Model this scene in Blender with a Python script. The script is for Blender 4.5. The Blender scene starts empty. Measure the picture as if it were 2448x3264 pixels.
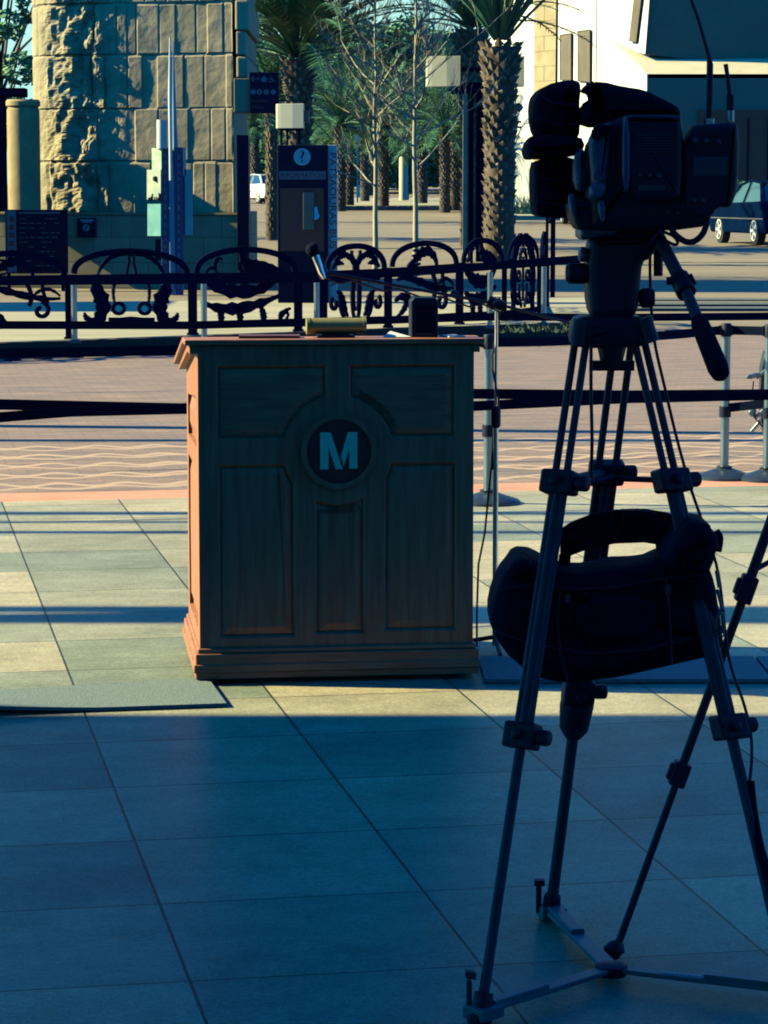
import bpy, bmesh, math, random
from mathutils import Vector, Matrix, noise as mnoise
from mathutils.geometry import delaunay_2d_cdt
R = math.radians
random.seed(7)
S = bpy.context.scene
COL = S.collection

# ------------------------------------------------------------------ camera
F = 8500.0; HC = 1.6; YH = 620.0
PITCH = math.atan((1632-YH)/F)
cd = bpy.data.cameras.new('camera'); cam = bpy.data.objects.new('camera', cd); COL.objects.link(cam)
cd.sensor_fit = 'VERTICAL'; cd.sensor_height = 36; cd.sensor_width = 27; cd.lens = 36*F/3264
cam.location = (0, 0, HC); cam.rotation_euler = (math.pi/2-PITCH, 0, 0)
cd.clip_start = 0.1; cd.clip_end = 3000
S.camera = cam
S.render.resolution_x = 768; S.render.resolution_y = 1024
# ------------------------------------------------------------------ sun and sky
SUN_DIR = Vector((-1.0, 0.11, 0.60)).normalized()          # towards the sun
w = bpy.data.worlds.new("World"); S.world = w; w.use_nodes = True
nt = w.node_tree; nt.nodes.clear()
sky = nt.nodes.new('ShaderNodeTexSky'); sky.sky_type = 'NISHITA'; sky.sun_disc = False
sky.sun_elevation = math.asin(SUN_DIR.z); sky.sun_rotation = math.atan2(SUN_DIR.x, SUN_DIR.y)
tint = nt.nodes.new('ShaderNodeMix'); tint.data_type = 'RGBA'; tint.blend_type = 'MULTIPLY'
tint.inputs[0].default_value = 1.0
SKYTINT = (0.0, 0.545, 1.28, 1)
tint.inputs[7].default_value = SKYTINT
bgn = nt.nodes.new('ShaderNodeBackground'); bgn.inputs[1].default_value = 0.083
outw = nt.nodes.new('ShaderNodeOutputWorld')
nt.links.new(sky.outputs[0], tint.inputs[6]); nt.links.new(tint.outputs[2], bgn.inputs[0]); nt.links.new(bgn.outputs[0], outw.inputs[0])
sl = bpy.data.lights.new('sun', 'SUN'); sl.energy = 5.0; sl.angle = R(0.5); sl.color = (1.0, 0.91, 0.44)
sun = bpy.data.objects.new('sun', sl); COL.objects.link(sun)
sun.rotation_euler = SUN_DIR.to_track_quat('Z', 'Y').to_euler()
S.view_settings.view_transform = 'Standard'; S.view_settings.look = 'None'
S.view_settings.gamma = 1.0; S.view_settings.use_curve_mapping = False
S.view_settings.exposure = 1.0
S.cycles.filter_width = 1.9
S.cycles.diffuse_bounces = 0; S.cycles.max_bounces = 6

# ------------------------------------------------------------------ projection helpers (photo pixel -> world)
cp, sp = math.cos(PITCH), math.sin(PITCH)
def gz(Y): return max(0.0, Y-40.0)*0.0118
def W(px, py, Y):
    u = (px-1224)/F; v = (1632-py)/F
    d = Vector((u, cp+v*sp, -sp+v*cp)); k = Y/d.y
    return Vector((0, 0, HC)) + d*k
def G(px, py, z=0.0):
    u = (px-1224)/F; v = (1632-py)/F
    d = Vector((u, cp+v*sp, -sp+v*cp)); k = (z-HC)/d.z
    return Vector((0, 0, HC)) + d*k
def V(*a): return Vector(a)

# ------------------------------------------------------------------ object helpers
ORG = {}
class MB:
    def __init__(s): s.v = []; s.f = []; s.mi = []; s.cur = 0; s.flat = []
    def add(s, vs, fs):
        n = len(s.v); s.v += [Vector(p) for p in vs]
        for f in fs: s.f.append([n+i for i in f]); s.mi.append(s.cur)
        return s
    def obox(s, c, ax, ay, az):
        c = Vector(c); ax, ay, az = Vector(ax), Vector(ay), Vector(az)
        vs = [c+ax*i+ay*j+az*k for i in (-1, 1) for j in (-1, 1) for k in (-1, 1)]
        return s.add(vs, [(0,1,3,2),(4,6,7,5),(0,4,5,1),(2,3,7,6),(0,2,6,4),(1,5,7,3)])
    def box(s, x0, x1, y0, y1, z0, z1):
        return s.obox(((x0+x1)/2, (y0+y1)/2, (z0+z1)/2), ((x1-x0)/2,0,0), (0,(y1-y0)/2,0), (0,0,(z1-z0)/2))
    def pbox(s, x0, y0, x1, y1, Y, dep):       # box whose front face covers a photo rectangle at depth Y
        a = W(x0, y1, Y); b = W(x1, y0, Y)
        return s.box(a.x, b.x, Y, Y+dep, a.z, b.z)
    def tube(s, pts, r, n=8, cap=True):
        pts = [Vector(p) for p in pts]
        rs = r if isinstance(r, (list, tuple)) else [r]*len(pts)
        rings = []; base = len(s.v); prev = None
        for i, p in enumerate(pts):
            t = (pts[min(i+1, len(pts)-1)] - pts[max(i-1, 0)])
            if t.length < 1e-9: t = Vector((0,0,1))
            t.normalize()
            if prev is None:
                a = t.orthogonal().normalized()
            else:
                a = prev - t*prev.dot(t)
                if a.length < 1e-6: a = t.orthogonal()
                a.normalize()
            prev = a; b = t.cross(a)
            for k in range(n):
                th = 2*math.pi*k/n
                s.v.append(p + (a*math.cos(th)+b*math.sin(th))*rs[i])
        for i in range(len(pts)-1):
            for k in range(n):
                k2 = (k+1) % n
                s.f.append([base+i*n+k, base+i*n+k2, base+(i+1)*n+k2, base+(i+1)*n+k]); s.mi.append(s.cur)
        if cap:
            s.f.append([base+k for k in range(n)][::-1]); s.mi.append(s.cur)
            s.f.append([base+(len(pts)-1)*n+k for k in range(n)]); s.mi.append(s.cur)
        return s
    def lathe(s, c, prof, n=24, sy=1.0):
        c = Vector(c); base = len(s.v); m = len(prof)
        for r, z in prof:
            for k in range(n):
                th = 2*math.pi*k/n
                s.v.append(c+Vector((r*math.cos(th), r*math.sin(th)*sy, z)))
        for i in range(m-1):
            for k in range(n):
                k2 = (k+1) % n
                s.f.append([base+i*n+k, base+i*n+k2, base+(i+1)*n+k2, base+(i+1)*n+k]); s.mi.append(s.cur)
        s.f.append([base+k for k in range(n)][::-1]); s.mi.append(s.cur)
        s.f.append([base+(m-1)*n+k for k in range(n)]); s.mi.append(s.cur)
        return s
    def prism(s, pts, off):
        pts = [Vector(p) for p in pts]; off = Vector(off); n = len(pts)
        fs = [list(range(n)), list(range(2*n-1, n-1, -1))]
        for i in range(n):
            j = (i+1) % n; fs.append([i, i+n, j+n, j])
        return s.add(pts+[p+off for p in pts], fs)
    def strip(s, pts, wv, tv):                  # bar swept along pts; wv/tv half vectors (const)
        wv = Vector(wv); tv = Vector(tv); n = len(s.v)
        for p in pts:
            p = Vector(p); s.v += [p-wv-tv, p+wv-tv, p+wv+tv, p-wv+tv]
        for i in range(len(pts)-1):
            a = n+4*i; b = a+4
            for k in range(4):
                s.f.append([a+k, a+(k+1) % 4, b+(k+1) % 4, b+k]); s.mi.append(s.cur)
        s.f.append([n+3, n+2, n+1, n]); s.mi.append(s.cur)
        e = n+4*(len(pts)-1); s.f.append([e, e+1, e+2, e+3]); s.mi.append(s.cur)
        return s
    def ribbon(s, pts2, wid, fn, dep):          # stroked 2-D path -> flat iron bar; fn maps (s,t,depth)->world
        n = len(pts2); L = []; 
        for i in range(n):
            a = Vector(pts2[max(i-1, 0)]); b = Vector(pts2[min(i+1, n-1)]); t = (b-a)
            if t.length < 1e-9: t = Vector((1, 0))
            t.normalize(); nn = Vector((-t.y, t.x))
            ww = wid[i] if isinstance(wid, (list, tuple)) else wid
            p = Vector(pts2[i]); L.append((p+nn*ww/2, p-nn*ww/2))
        base = len(s.v)
        for l, r in L:
            s.v += [fn(l.x, l.y, 0), fn(r.x, r.y, 0), fn(r.x, r.y, dep), fn(l.x, l.y, dep)]
        for i in range(n-1):
            a = base+4*i; b = a+4
            for k in range(4):
                s.f.append([a+k, a+(k+1) % 4, b+(k+1) % 4, b+k]); s.mi.append(s.cur)
        s.f.append([base+3, base+2, base+1, base]); s.mi.append(s.cur)
        e = base+4*(n-1); s.f.append([e, e+1, e+2, e+3]); s.mi.append(s.cur)
        return s
    def rsolid(s, pix, Y, dep, bev=0.02, smooth_steps=3, jit=0):   # rounded solid from a photo outline at its own distance
        pts = [W(x, y, Y) for x, y in pix]
        p2 = []
        n0 = len(pts)
        for i in range(n0):                     # round corners (Chaikin)
            a, b = pts[i], pts[(i+1) % n0]
            p2 += [a.lerp(b, .25), a.lerp(b, .75)]
        pts = p2; n = len(pts)
        area = sum(pts[i].x*pts[(i+1) % n].z - pts[(i+1) % n].x*pts[i].z for i in range(n))
        sg = 1 if area > 0 else -1
        nor = []
        for i in range(n):
            t = pts[(i+1) % n]-pts[i-1]; nn = Vector((-t.z, 0, t.x))*sg
            nor.append(nn.normalized() if nn.length > 1e-9 else Vector((0, 0, 0)))
        rings = []
        K = smooth_steps
        for k in range(K+1):
            th = math.pi/2*k/K; rings.append((bev*(1-math.sin(th)), bev*(1-math.cos(th))))
        seq = [(ins, dy) for ins, dy in rings] + [(ins, dep-dy) for ins, dy in rings[::-1]]
        base = len(s.v)
        for ins, dy in seq:
            for i in range(n):
                q = pts[i]+nor[i]*ins
                if jit:
                    q = q + nor[i]*jit*mnoise.noise(q*14+Vector((0, dy*14, 0)))
                s.v.append(Vector((q.x*(Y+dy)/Y if False else q.x, Y+dy, q.z)))
        m = len(seq)
        for j in range(m-1):
            for i in range(n):
                i2 = (i+1) % n
                s.f.append([base+j*n+i, base+j*n+i2, base+(j+1)*n+i2, base+(j+1)*n+i]); s.mi.append(s.cur)
        s.flat += [len(s.f), len(s.f)+1]
        s.f.append([base+i for i in range(n)]); s.mi.append(s.cur)
        s.f.append([base+(m-1)*n+i for i in range(n)][::-1]); s.mi.append(s.cur)
        return s
    def build(s, name, m, parent=None, smooth=0, bevel=0, fix=True):
        me = bpy.data.meshes.new(name)
        o = bpy.data.objects.new(name, me); COL.objects.link(o)
        org = ORG[parent] if parent is not None else Vector((0, 0, 0))
        me.from_pydata([tuple(p-org) for p in s.v], [], s.f)
        ms = m if isinstance(m, (list, tuple)) else [m]
        for x in ms: me.materials.append(x)
        if len(ms) > 1: me.polygons.foreach_set('material_index', s.mi)
        if fix:
            bm = bmesh.new(); bm.from_mesh(me); bmesh.ops.recalc_face_normals(bm, faces=bm.faces); bm.to_mesh(me); bm.free()
        if not smooth: me.polygons.foreach_set('use_smooth', [False]*len(me.polygons))
        if smooth:
            me.polygons.foreach_set('use_smooth', [True]*len(me.polygons)); me.set_sharp_from_angle(angle=R(smooth))
            for i in s.flat: me.polygons[i].use_smooth = False
        if bevel:
            b = o.modifiers.new('bevel', 'BEVEL'); b.width = bevel; b.segments = 2; b.limit_method = 'ANGLE'; b.angle_limit = R(40)
        ORG[o] = org.copy()
        if parent is not None: o.parent = parent
        return o

def tag(o, label=None, cat=None, group=None, kind=None):
    if label: o['label'] = label
    if cat: o['category'] = cat
    if group: o['group'] = group
    if kind: o['kind'] = kind
    return o
def thing(name, loc, label, cat, group=None):
    o = bpy.data.objects.new(name, None); COL.objects.link(o); o.location = Vector(loc); o.empty_display_size = .1
    ORG[o] = Vector(loc); return tag(o, label, cat, group)
def copy_tree(o, parent=None):
    c = o.copy(); COL.objects.link(c); c.parent = parent; ORG[c] = ORG[o]
    for ch in list(o.children): copy_tree(ch, c)
    return c
def dup(o, loc, label, rz=None, sc=None):
    c = copy_tree(o); c.location = Vector(loc); c['label'] = label
    if rz is not None: c.rotation_euler = (0, 0, rz)
    if sc is not None: c.scale = (sc, sc, sc)
    return c
def text_obj(txt, name, m, parent, origin, xdir, ydir, size, ext=0.002, align='CENTER', sx=1.0):
    cu = bpy.data.curves.new('txt', 'FONT'); cu.body = txt; cu.size = 1.0; cu.align_x = align; cu.align_y = 'CENTER'; cu.resolution_u = 4
    t = bpy.data.objects.new('txt', cu); COL.objects.link(t)
    bpy.context.view_layer.update()
    me0 = bpy.data.meshes.new_from_object(t.evaluated_get(bpy.context.evaluated_depsgraph_get()))
    bpy.data.objects.remove(t); 
    xd = Vector(xdir).normalized(); yd = Vector(ydir).normalized(); zd = xd.cross(yd)
    mb = MB(); org = Vector(origin)
    n = len(me0.vertices); fs = [list(p.vertices) for p in me0.polygons]
    vs = [org + xd*v.co.x*size*sx + yd*v.co.y*size for v in me0.vertices]
    mb.add([p+zd*ext for p in vs], fs)
    ed = {}
    for f in fs:
        for i in range(len(f)):
            k = (f[i], f[(i+1) % len(f)]); ed[k] = ed.get(k, 0)+1
    top = [p+zd*ext for p in vs]
    side = MB()
    for (a, b) in ed:
        if (b, a) not in ed: mb.add([vs[a], vs[b], top[b], top[a]], [(0, 1, 2, 3)])
    bpy.data.meshes.remove(me0)
    return mb.build(name, m, parent, fix=False)

# ------------------------------------------------------------------ materials
MATS = {}
def mat(name, c1, c2=None, rough=.7, metal=0, scale=8, bump=0, bscale=None, stretch=(1,1,1), spec=.5, coat=0, detail=5, lo=.35, hi=.65):
    m = bpy.data.materials.new(name); m.use_nodes = True; t = m.node_tree; N = t.nodes; L = t.links
    b = N['Principled BSDF']; b.inputs['Roughness'].default_value = rough; b.inputs['Metallic'].default_value = metal
    b.inputs['Specular IOR Level'].default_value = spec; b.inputs['Coat Weight'].default_value = coat
    c2 = c2 or tuple(x*.7 for x in c1)
    tc = N.new('ShaderNodeTexCoord'); mp = N.new('ShaderNodeMapping'); mp.inputs['Scale'].default_value = stretch
    L.new(tc.outputs['Object'], mp.inputs[0])
    no = N.new('ShaderNodeTexNoise'); no.inputs['Scale'].default_value = scale; no.inputs['Detail'].default_value = detail; no.inputs['Roughness'].default_value = .6
    L.new(mp.outputs[0], no.inputs['Vector'])
    cr = N.new('ShaderNodeValToRGB'); cr.color_ramp.elements[0].position = lo; cr.color_ramp.elements[1].position = hi
    cr.color_ramp.elements[0].color = (*c2, 1); cr.color_ramp.elements[1].color = (*c1, 1)
    L.new(no.outputs[0], cr.inputs[0]); L.new(cr.outputs[0], b.inputs['Base Color'])
    if bump:
        n2 = N.new('ShaderNodeTexNoise'); n2.inputs['Scale'].default_value = bscale or scale*3; n2.inputs['Detail'].default_value = 6
        L.new(mp.outputs[0], n2.inputs['Vector'])
        bu = N.new('ShaderNodeBump'); bu.inputs['Strength'].default_value = bump; bu.inputs['Distance'].default_value = .02
        L.new(n2.outputs[0], bu.inputs['Height']); L.new(bu.outputs[0], b.inputs['Normal'])
    MATS[name] = m
    return m
BLACK = mat('black_plastic', (.006,.012,.042), (.004,.008,.03), spec=.3, rough=.55, scale=20)
CLOTH = mat('black_cloth', (.0045,.009,.032), (.003,.006,.022), rough=.95, scale=30, bump=.6, bscale=60, spec=.15)
NYLON = mat('black_nylon', (.0035,.007,.030), (.0025,.005,.022), rough=.9, scale=18, bump=.5, bscale=40, spec=.1)
RAINC = mat('grey_rain_cover', (.06,.11,.20), (.02,.045,.10), rough=.5, scale=16, bump=.4)
TUBE = mat('grey_tripod_tube', (.045,.065,.10), (.03,.045,.075), rough=.6, metal=.15, spec=.2, scale=14)
IRON = mat('black_iron', (.007,.014,.044), (.005,.010,.032), rough=.6, scale=12, spec=.0)
BELT = mat('black_belt', (.007,.014,.044), (.005,.010,.032), rough=.9, scale=40, spec=.08)
STEEL = mat('brushed_steel', (.30,.40,.42), (.16,.23,.26), rough=.38, metal=.85, scale=10, stretch=(6,6,.4))
CHROME = mat('chrome', (.75,.78,.75), (.6,.63,.6), rough=.14, metal=1, scale=5)
GUN = mat('gunmetal', (.06,.09,.12), (.04,.06,.09), rough=.4, metal=.5, scale=10)
WOOD = mat('oak_wood', (.58,.245,.135), (.30,.105,.06), spec=.5, rough=.45, scale=5, stretch=(9,9,.7), bump=.15, bscale=8, detail=8, lo=.3, hi=.7)
WOODH = mat('oak_wood_across', (.58,.245,.135), (.30,.105,.06), spec=.5, rough=.45, scale=5, stretch=(.8,6,10), bump=.15, bscale=8, detail=8, lo=.3, hi=.7)
BRASS = mat('brass_lamp', (.42,.38,.14), (.30,.26,.09), rough=.5, metal=.25, scale=8)
WHITE = mat('white_paint', (.82,.80,.72), (.74,.72,.64), rough=.5, scale=4)
PAPER = mat('paper', (.80,.82,.80), (.7,.72,.7), rough=.8, scale=9)
BADGE = mat('badge_black', (.006,.009,.02), (.004,.006,.014), rough=.5, scale=9)
LOGO = mat('logo_white', (.60,.95,.66), (.56,.90,.62), rough=.5, scale=9)
MATR = mat('grey_rubber_mat', (.19,.25,.25), (.15,.20,.21), rough=.85, scale=50, bump=.3)
PLASTER = mat('white_plaster', (.86,.82,.70), (.80,.76,.62), rough=.8, scale=.6, bump=.1, bscale=6)
CREAM = mat('cream_plaster', (.72,.64,.44), (.62,.54,.36), rough=.8, scale=.8)
SHADEW = mat('shaded_wall', (.16,.20,.15), (.12,.155,.12), rough=.8, scale=.4)  # wall colour darkened to hold the shade on the building front
SHADEW2 = mat('shaded_overhang', (.17,.20,.14), (.12,.15,.11), rough=.8, scale=.3)  # darkened wall colour carrying the shade of the overhang face
GARAGE = mat('brown_door', (.06,.055,.04), (.045,.042,.032), rough=.7, scale=1)
TANB = mat('tan_block', (.47,.36,.20), (.40,.30,.165), rough=.85, scale=1.2, bump=.2)
WINB = mat('brown_window', (.20,.165,.12), (.16,.13,.095), rough=.6, scale=1, spec=.1)
STONE = mat('sandstone', (.52,.41,.24), (.32,.265,.16), rough=.9, scale=1.6, bump=.25, bscale=7, detail=7)
STONE2 = mat('smooth_sandstone', (.36,.29,.165), (.28,.23,.13), rough=.85, scale=1.3, bump=.15)
SIGNB = mat('dark_sign', (.006,.012,.040), (.004,.009,.030), rough=.55, scale=4, spec=.1)
GLYPH = mat('sign_grey_lettering', (.4,.5,.52), (.25,.33,.37), rough=.6, scale=9)
GLYPH2 = mat('sign_dark_lettering', (.012,.02,.03), (.01,.016,.026), rough=.6, scale=9)
PLATE = mat('grey_plate', (.52,.58,.54), (.45,.51,.48), rough=.6, scale=9)
PLATED = mat('dim_plate', (.11,.19,.22), (.09,.15,.18), rough=.6, scale=9)
LAMPG = mat('cream_lamp_glass', (.62,.60,.42), (.54,.52,.36), rough=.5, scale=2)
BLUEP = mat('blue_post', (.025,.075,.20), (.02,.055,.15), rough=.45, scale=5)
BLUEL = mat('pale_blue_post', (.20,.34,.42), (.15,.27,.35), rough=.45, scale=5)
GREENP = mat('green_picture', (.22,.55,.14), (.62,.78,.55), rough=.5, scale=9)
MAPP = mat('cream_picture', (.60,.60,.42), (.34,.46,.36), rough=.5, scale=3)
TEALP = mat('teal_picture', (.20,.50,.44), (.12,.36,.34), rough=.5, scale=3)
BARK = mat('palm_bark', (.16,.115,.075), (.08,.055,.035), rough=.9, scale=3, bump=.4)
BOOT = mat('palm_boot', (.34,.25,.165), (.14,.10,.07), rough=.9, scale=5)
FROND = mat('palm_frond', (.10,.29,.12), (.035,.13,.07), rough=.6, scale=1.5)
LEAF = mat('leaf', (.12,.34,.14), (.05,.18,.10), rough=.6, scale=1.2)
PALEBARK = mat('pale_bark', (.58,.50,.34), (.38,.32,.22), rough=.8, scale=4)
GRASS = mat('reed', (.55,.60,.22), (.25,.35,.10), rough=.8, scale=3)
CARB = mat('dark_blue_car_paint', (.002,.012,.045), (.0015,.009,.036), rough=.4, scale=2, spec=.0)
CARW = mat('white_car_paint', (.80,.80,.76), (.78,.78,.74), rough=.3, scale=2, coat=.5)
GLASS = mat('car_glass', (.03,.09,.12), (.02,.07,.10), rough=.12, scale=2, spec=.5)
TYRE = mat('tyre', (.02,.024,.03), (.015,.018,.024), rough=.85, scale=20)
RIM = mat('silver_rim', (.78,.78,.72), (.68,.68,.62), rough=.35, scale=5)
RED = mat('red_lamp', (.62,.06,.05), (.5,.04,.04), rough=.3, scale=5)
REDK = mat('red_kerb_paint', (.62,.22,.16), (.5,.2,.14), rough=.8, scale=3)
KERB = mat('kerb_concrete', (.50,.42,.30), (.38,.32,.23), rough=.9, scale=3, bump=.2)
KERBD = mat('brown_kerb', (.10,.05,.035), (.06,.035,.03), rough=.9, scale=4)
ASPH = mat('asphalt', (.30,.235,.155), (.22,.175,.12), rough=.9, scale=.35, stretch=(.35,1.6,1), detail=8, bump=.1, bscale=30)
PINK = mat('salmon_band', (.74,.32,.21), (.62,.27,.175), rough=.85, scale=3, bump=.1)
WALK = mat('sidewalk_concrete', (.48,.42,.27), (.34,.31,.22), rough=.9, scale=.8, stretch=(.3,2,1), bump=.1)
CANOPY = mat('canopy_grey', (.20,.22,.24), (.16,.18,.2), rough=.9, scale=.5)
FARW = mat('far_wall', (.10,.13,.15), (.05,.08,.10), rough=.8, scale=.3)

TA = math.atan(.1873)                      # tile grid is turned by this angle
def grid_nodes(t):
    N = t.nodes; L = t.links
    tc = N.new('ShaderNodeTexCoord'); mp = N.new('ShaderNodeMapping'); mp.vector_type = 'POINT'
    mp.inputs['Rotation'].default_value = (0, 0, -TA)
    L.new(tc.outputs['Object'], mp.inputs[0]); return mp
def tile_mat():
    m = bpy.data.materials.new('stone_paving'); m.use_nodes = True; t = m.node_tree; N = t.nodes; L = t.links
    b = N['Principled BSDF']; b.inputs['Roughness'].default_value = .40; b.inputs['Specular IOR Level'].default_value = .05
    tc = N.new('ShaderNodeTexCoord'); mp = N.new('ShaderNodeMapping')
    # u = (X+.1873Y)/1.0174 ; v = (Y-.1873X)/1.0174
    mp.inputs['Rotation'].default_value = (0, 0, -TA)
    L.new(tc.outputs['Object'], mp.inputs[0])
    ad = N.new('ShaderNodeVectorMath'); ad.operation = 'ADD'; ad.inputs[1].default_value = (-.587+.611*20, -5.292+.609*20, 0)
    L.new(mp.outputs[0], ad.inputs[0])
    br = N.new('ShaderNodeTexBrick'); br.offset = 0; br.squash = 1; br.inputs['Scale'].default_value = 1
    br.inputs['Brick Width'].default_value = .611; br.inputs['Row Height'].default_value = .609
    br.inputs['Mortar Size'].default_value = .0042; br.inputs['Mortar Smooth'].default_value = .3; br.inputs['Bias'].default_value = 0
    br.inputs['Color1'].default_value = (.55,.46,.32,1); br.inputs['Color2'].default_value = (.235,.275,.225,1); br.inputs['Mortar'].default_value = (.045,.055,.055,1)
    L.new(ad.outputs[0], br.inputs['Vector'])
    def noi(sc, st, det=6):
        mm = N.new('ShaderNodeMapping'); mm.inputs['Scale'].default_value = st; L.new(mp.outputs[0], mm.inputs[0])
        no = N.new('ShaderNodeTexNoise'); no.inputs['Scale'].default_value = sc; no.inputs['Detail'].default_value = det; no.inputs['Roughness'].default_value = .7
        L.new(mm.outputs[0], no.inputs['Vector']); return no
    cur = br.outputs['Color']
    for sc, st, lo, hi in ((1.1, (1,1.3,1), .72, 1.25), (45, (1,1.3,1), .74, 1.24), (9, (1,1.4,1), .86, 1.14), (120, (1,1,1), .60, 1.40), (4, (1,1,1), .88, 1.1)):
        no = noi(sc, st); mr = N.new('ShaderNodeMapRange'); mr.inputs[1].default_value = .3; mr.inputs[2].default_value = .7; mr.inputs[3].default_value = lo; mr.inputs[4].default_value = hi
        L.new(no.outputs[0], mr.inputs[0])
        mx = N.new('ShaderNodeVectorMath'); mx.operation = 'SCALE'; L.new(cur, mx.inputs[0]); L.new(mr.outputs[0], mx.inputs['Scale']); cur = mx.outputs[0]
    L.new(cur, b.inputs['Base Color'])
    bu = N.new('ShaderNodeBump'); bu.inputs['Strength'].default_value = .25; bu.inputs['Distance'].default_value = .004
    no = noi(60, (1,1,1)); sb = N.new('ShaderNodeMath'); sb.operation = 'SUBTRACT'; L.new(no.outputs[0], sb.inputs[0]); L.new(br.outputs['Fac'], sb.inputs[1])
    L.new(sb.outputs[0], bu.inputs['Height']); L.new(bu.outputs[0], b.inputs['Normal'])
    return m
def brick_mat():
    m = bpy.data.materials.new('wavy_brick_paving'); m.use_nodes = True; t = m.node_tree; N = t.nodes; L = t.links
    b = N['Principled BSDF']; b.inputs['Roughness'].default_value = .85
    tc = N.new('ShaderNodeTexCoord'); mp = N.new('ShaderNodeMapping'); mp.inputs['Rotation'].default_value = (0, 0, -TA)
    L.new(tc.outputs['Object'], mp.inputs[0]); sx = N.new('ShaderNodeSeparateXYZ'); L.new(mp.outputs[0], sx.inputs[0])
    def M(op, a, bb=None, c=None):
        n = N.new('ShaderNodeMath'); n.operation = op
        for i, x in enumerate((a, bb, c)):
            if x is None: continue
            if isinstance(x, (int, float)): n.inputs[i].default_value = x
            else: L.new(x, n.inputs[i])
        return n.outputs[0]
    u, v = sx.outputs[0], sx.outputs[1]
    nz = N.new('ShaderNodeTexNoise'); nz.inputs['Scale'].default_value = 1.3; nz.inputs['Detail'].default_value = 3; L.new(mp.outputs[0], nz.inputs['Vector'])
    nn = nz.outputs[0]
    tot = None
    for k, (per, ph, wl, am, slope, wid) in enumerate(((.56, 0, 2.6, .075, .045, .046), (.56, .26, 3.4, .06, -.05, .034))):
        uu = M('ADD', M('MULTIPLY', u, 2*math.pi/(.37*wl/2.6)), M('MULTIPLY', nn, 2.2))
        wv = M('ADD', M('MULTIPLY', M('SINE', uu), am), M('MULTIPLY', u, slope))
        vv = M('ADD', M('ADD', v, wv), ph)
        fr = M('ABSOLUTE', M('SUBTRACT', M('FRACT', M('DIVIDE', vv, per)), .5))
        wm = M('MULTIPLY', M('ADD', nn, .3), wid/per*1.3)
        on = M('LESS_THAN', fr, wm)
        tot = on if tot is None else M('MAXIMUM', tot, on)
    near = M('LESS_THAN', v, 17.35)
    tot = M('MULTIPLY', tot, near)
    m2 = N.new('ShaderNodeMapping'); m2.inputs['Scale'].default_value = (.8, 5, 1); L.new(mp.outputs[0], m2.inputs[0])
    n2 = N.new('ShaderNodeTexNoise'); n2.inputs['Scale'].default_value = 1.6; n2.inputs['Detail'].default_value = 7; n2.inputs['Roughness'].default_value = .7; L.new(m2.outputs[0], n2.inputs['Vector'])
    cr = N.new('ShaderNodeValToRGB'); cr.color_ramp.elements[0].position = .36; cr.color_ramp.elements[1].position = .66
    cr.color_ramp.elements[0].color = (.19,.155,.15,1); cr.color_ramp.elements[1].color = (.42,.26,.19,1)
    L.new(n2.outputs[0], cr.inputs[0])
    # small bricks
    br = N.new('ShaderNodeTexBrick'); br.inputs['Scale'].default_value = 1; br.inputs['Brick Width'].default_value = .2; br.inputs['Row Height'].default_value = .1
    br.inputs['Mortar Size'].default_value = .006; br.inputs['Color1'].default_value = (1,1,1,1); br.inputs['Color2'].default_value = (.78,.8,.82,1); br.inputs['Mortar'].default_value = (.6,.62,.62,1)
    L.new(mp.outputs[0], br.inputs['Vector'])
    mx = N.new('ShaderNodeMix'); mx.data_type = 'RGBA'; mx.blend_type = 'MULTIPLY'; mx.inputs[0].default_value = .8
    L.new(cr.outputs[0], mx.inputs[6]); L.new(br.outputs['Color'], mx.inputs[7])
    m3 = N.new('ShaderNodeMix'); m3.data_type = 'RGBA'; L.new(tot, m3.inputs[0]); L.new(mx.outputs[2], m3.inputs[6]); m3.inputs[7].default_value = (.54,.36,.25,1)
    L.new(m3.outputs[2], b.inputs['Base Color'])
    return m
TILE = tile_mat(); WAVY = brick_mat()

def block_mat(name, c1, c2, mort, bw, bh, ms, rz=False):
    m = bpy.data.materials.new(name); m.use_nodes = True; t = m.node_tree; N = t.nodes; L = t.links
    b = N['Principled BSDF']; b.inputs['Roughness'].default_value = .85
    tc = N.new('ShaderNodeTexCoord'); s_ = N.new('ShaderNodeSeparateXYZ'); L.new(tc.outputs['Object'], s_.inputs[0])
    c = N.new('ShaderNodeCombineXYZ'); L.new(s_.outputs[0], c.inputs[0]); L.new(s_.outputs[2], c.inputs[1])
    br = N.new('ShaderNodeTexBrick'); br.inputs['Scale'].default_value = 1; br.inputs['Brick Width'].default_value = bw; br.inputs['Row Height'].default_value = bh
    br.inputs['Mortar Size'].default_value = ms; br.inputs['Color1'].default_value = (*c1, 1); br.inputs['Color2'].default_value = (*c2, 1); br.inputs['Mortar'].default_value = (*mort, 1)
    L.new(c.outputs[0], br.inputs['Vector'])
    no = N.new('ShaderNodeTexNoise'); no.inputs['Scale'].default_value = 2; no.inputs['Detail'].default_value = 6; L.new(tc.outputs['Object'], no.inputs['Vector'])
    mr = N.new('ShaderNodeMapRange'); mr.inputs[1].default_value = .3; mr.inputs[2].default_value = .7; mr.inputs[3].default_value = .8; mr.inputs[4].default_value = 1.15; L.new(no.outputs[0], mr.inputs[0])
    mx = N.new('ShaderNodeVectorMath'); mx.operation = 'SCALE'; L.new(br.outputs['Color'], mx.inputs[0]); L.new(mr.outputs[0], mx.inputs['Scale'])
    L.new(mx.outputs[0], b.inputs['Base Color']); return m
PLINTHM = block_mat('plinth_blocks', (.37,.30,.17), (.30,.26,.155), (.16,.14,.09), .62, .42, .008)
PILM = block_mat('pilaster_blocks', (.48,.37,.21), (.42,.32,.18), (.25,.19,.11), .9, .62, .02)

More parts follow.
